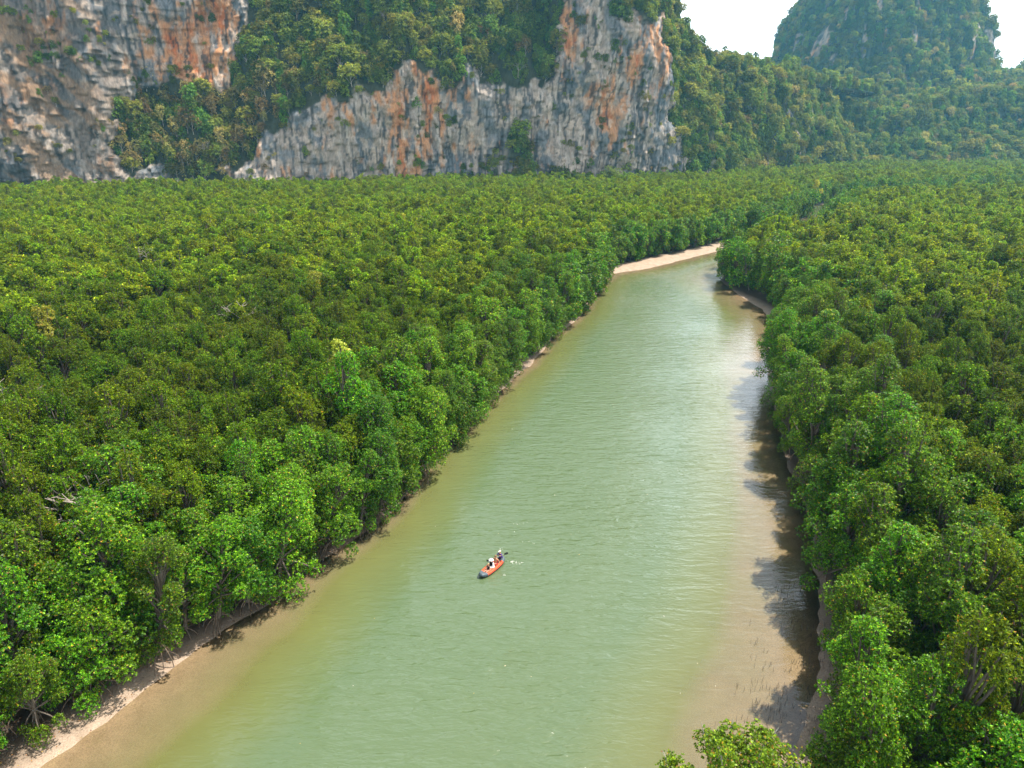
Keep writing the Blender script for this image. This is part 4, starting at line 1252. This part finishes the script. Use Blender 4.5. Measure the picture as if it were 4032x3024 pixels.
# paddle: right blade lifted, left blade low over the water
pc = np.array(KAY @ Vector((-0.86, -0.04, 0.74)))
pd = np.array([0.86, -0.06, 0.42]); pd /= np.linalg.norm(pd)
KI = KAY.inverted()
hR = np.array(KI @ Vector(pc + pd * 0.30)); hL = np.array(KI @ Vector(pc - pd * 0.26))
# the paddler's left hand (+y in the boat) lies towards +x of the river
pr, hc, s = person('person in purple long-sleeved shirt and pale cap paddling at the stern', (-1.22, 0, 0.34), (hR, hL) if hR[1] > hL[1] else (hL, hR),
                   ((-0.80, 0.17, 0.48), (-0.80, -0.17, 0.48)), ((-0.62, 0.15, 0.22), (-0.62, -0.15, 0.22)), cloth_mats(M_PURPLE, M_PURPLE, M_BLACK, M_BLACK, M_SKIN), 0.03)
v1, f1 = sphere(hc + np.array([-0.01, 0, 0.045]), 0.115, 0.10, 0.085, 14, 7, cut=0.0)
cp = link('cap', np_mesh('cap', v1, f1, True, mats=[M_CAP]), pr)
v1, f1 = sphere(hc + np.array([0.085, 0, 0.052]), 0.095, 0.085, 0.012, 12, 5)
link('brim', np_mesh('brim', v1, f1, True, mats=[M_CAP]), cp)
link('hair', np_mesh('hair', *sphere(hc + np.array([-0.03, 0, 0.02]), 0.085, 0.088, 0.085), True, mats=[M_HAIRD]), pr)

pr, hc, s = person('shirtless person with dark blond hair sitting in front of the paddler, arms on the tubes', (-0.52, 0.0, 0.20), ((-0.42, 0.40, 0.36), (-0.48, -0.40, 0.36)),
                   ((-0.12, 0.14, 0.52), (-0.12, -0.15, 0.50)), ((0.10, 0.16, 0.22), (0.10, -0.17, 0.22)), cloth_mats(M_SKIN, M_SKIN, M_SKIN, M_SKIN, M_SKIN), 0.14)
link('hair', np_mesh('hair', *sphere(hc + np.array([-0.022, 0, 0.05]), 0.104, 0.098, 0.092, 14, 8, cut=-0.35), True, mats=[M_HAIRB]), pr)
link('swim_shorts', np_mesh('swim_shorts', *sphere(np.array([0.05, 0, 0.10]), 0.17, 0.20, 0.115), True, mats=[M_PINK]), pr)
gl = link('sunglasses', np_mesh('sunglasses', *sphere(hc + np.array([0.088, 0, 0.035]), 0.014, 0.07, 0.017), True, mats=[M_EYE]), pr)

pr, hc, s = person('person in wide white sun hat and open white shirt in the middle of the kayak', (0.08, -0.02, 0.20), ((0.34, 0.22, 0.34), (0.30, -0.26, 0.36)),
                   ((0.44, 0.13, 0.44), (0.44, -0.14, 0.44)), ((0.64, 0.20, 0.20), (0.64, -0.20, 0.20)), cloth_mats(M_BLACK, M_WHITE, M_WHITE, M_SKINP, M_SKINP), 0.10, 0.95, gender=0.9)
th = np.linspace(0, 2 * np.pi, 28, endpoint=False); rr2 = np.array([0.001, 0.07, 0.098, 0.105, 0.15, 0.21, 0.215]); zz2 = np.array([0.115, 0.108, 0.08, 0.02, 0.0, -0.025, -0.03])
Vh = np.array([(hc[0] + r_ * math.cos(t), hc[1] + r_ * math.sin(t), hc[2] + 0.045 + z_ + 0.012 * math.sin(3 * t) * (r_ > 0.14)) for t in th for r_, z_ in zip(rr2, zz2)])
link('sun_hat', np_mesh('sun_hat', Vh, grid_faces(28, 7, wrap=True), True, mats=[M_WHITE]), pr)
link('hair', np_mesh('hair', *sphere(hc + np.array([-0.045, 0, -0.02]), 0.075, 0.092, 0.14), True, mats=[M_HAIRD]), pr)
# open white shirt hanging from the shoulders to the tubes
for sd in (1, -1):
    rows = [[(-0.06, 0.05, 0.60), (-0.10, 0.14, 0.60), (-0.04, 0.22, 0.55), (0.05, 0.17, 0.56)], [(-0.12, 0.06, 0.38), (-0.14, 0.18, 0.38), (-0.06, 0.27, 0.36), (0.09, 0.21, 0.38)],
            [(-0.15, 0.08, 0.18), (-0.17, 0.22, 0.18), (-0.06, 0.33, 0.18), (0.16, 0.25, 0.20)], [(-0.17, 0.09, 0.06), (-0.18, 0.24, 0.06), (-0.06, 0.36, 0.12), (0.22, 0.28, 0.12)]]
    Vs = np.array([(x_ , sd * y_, z_) for rw in rows for (x_, y_, z_) in rw])
    so = link('open_shirt', np_mesh('open_shirt', Vs, grid_faces(4, 4), True, mats=[M_WHITE]), pr)
    m_ = so.modifiers.new('thick', 'SOLIDIFY'); m_.thickness = 0.012
    m_ = so.modifiers.new('sub', 'SUBSURF'); m_.levels = m_.render_levels = 2

pr, hc, s = person('small blond person in black top sitting at the bow, legs stretched forward', (0.60, 0.04, 0.17), ((0.74, 0.25, 0.30), (0.72, -0.20, 0.30)),
                   ((0.93, 0.12, 0.30), (0.93, -0.08, 0.30)), ((1.22, 0.12, 0.22), (1.22, -0.08, 0.22)), cloth_mats(M_BLACK, M_SKINP, M_SKINP, M_SKINP, M_SKINP), 0.12, 0.80)
link('hair', np_mesh('hair', *sphere(hc + np.array([-0.02, 0, 0.035]), 0.088, 0.084, 0.085, 14, 8, cut=-0.5), True, mats=[M_HAIRL]), pr)

def build_paddle():
    root = empty('paddle', tuple(pc))
    root.rotation_euler = Vector(pd).to_track_quat('X', 'Z').to_euler()
    tag(root, 'two-bladed paddle with black blades held across the kayak', 'paddle')
    link('shaft', np_mesh('shaft', *tubes([(np.array([(-0.72, 0, 0), (-0.3, 0, 0), (0.3, 0, 0), (0.72, 0, 0)]), np.full(4, 0.018))], 8), True, mats=[M_SHAFT]), root)
    for sg in (1, -1):
        t = np.linspace(0, 1, 9); w = 0.105 * np.sqrt(np.clip(1 - (2 * t - 1.08) ** 4, 0.05, 1)) * (0.55 + 0.45 * t)
        u = np.linspace(-1, 1, 5)
        V = np.array([(sg * (0.64 + 0.42 * a), 0.03 * (1 - b * b) - 0.015, b * c) for a, c in zip(t, w) for b in u])
        bl = link('blade', np_mesh('blade', V, grid_faces(9, 5), True, mats=[M_BLADE]), root)
        m_ = bl.modifiers.new('thick', 'SOLIDIFY'); m_.thickness = 0.014
build_paddle()

def foam():
    r = np.random.default_rng(91)
    V, F = [], []
    c0 = np.array(KAY @ Vector((-1.2, 0.0, 0)))[:2]
    spots = [((1.05, 0.1), 26, 0.13), ((1.6, -0.05), 26, 0.16), ((0.1, 2.2), 10, 0.15), ((2.9, 3.2), 3, 0.1), ((2.4, 3.4), 3, 0.1), ((0.9, 5.2), 3, 0.15), ((2.1, 6.8), 4, 0.2), ((1.6, 6.6), 6, 0.1), ((0.35, -1.9), 8, 0.06)]
    b = 0
    for (dx_, dy_), n, sp in spots:
        for k in range(n):
            p = c0 + np.array([dx_, dy_]) + r.normal(0, sp, 2) * np.array([1.3, 0.7]); rad = r.uniform(0.008, 0.026)
            v, f = sphere((p[0], p[1], 0.0), rad * 1.5, rad, rad * 0.5, 6, 3, cut=-0.2)
            V.append(v); F.append(f + b); b += len(v)
    tag(link('foam', np_mesh('foam', np.concatenate(V), np.concatenate(F), True, mats=[flat_mat('white_foam', (0.82, 0.80, 0.74), 0.6, 0.3, 0.05)])),
        'white flecks of foam and splashes trailing the kayak', kind='stuff')
foam()

# ------------------------------------------------------------------ haze
def build_haze():
    x0, x1, y0, y1, z0, z1 = -2600, 2600, -400, 2700, -5, 262
    v = [(x, y, z) for x in (x0, x1) for y in (y0, y1) for z in (z0, z1)]
    f = [(0, 1, 3, 2), (4, 6, 7, 5), (0, 4, 5, 1), (2, 3, 7, 6), (0, 2, 6, 4), (1, 5, 7, 3)]
    me = np_mesh('haze', np.array(v), np.array(f))
    m = bpy.data.materials.new('haze_air'); m.use_nodes = True
    n, l = m.node_tree.nodes, m.node_tree.links
    n.remove(n['Principled BSDF'])
    pv = n.new('ShaderNodeVolumePrincipled')
    pv.inputs['Color'].default_value = (0.22, 0.66, 0.92, 1)
    pv.inputs['Density'].default_value = 0.00017
    pv.inputs['Anisotropy'].default_value = 0.3
    l.new(pv.outputs['Volume'], n['Material Output'].inputs['Volume'])
    tag(link('haze', me, mat=m), 'pale blue haze over the valley', kind='stuff')
build_haze()
print('trees', NF, 'cliff trees', NCt, 'singles', len(single), len(csingle))
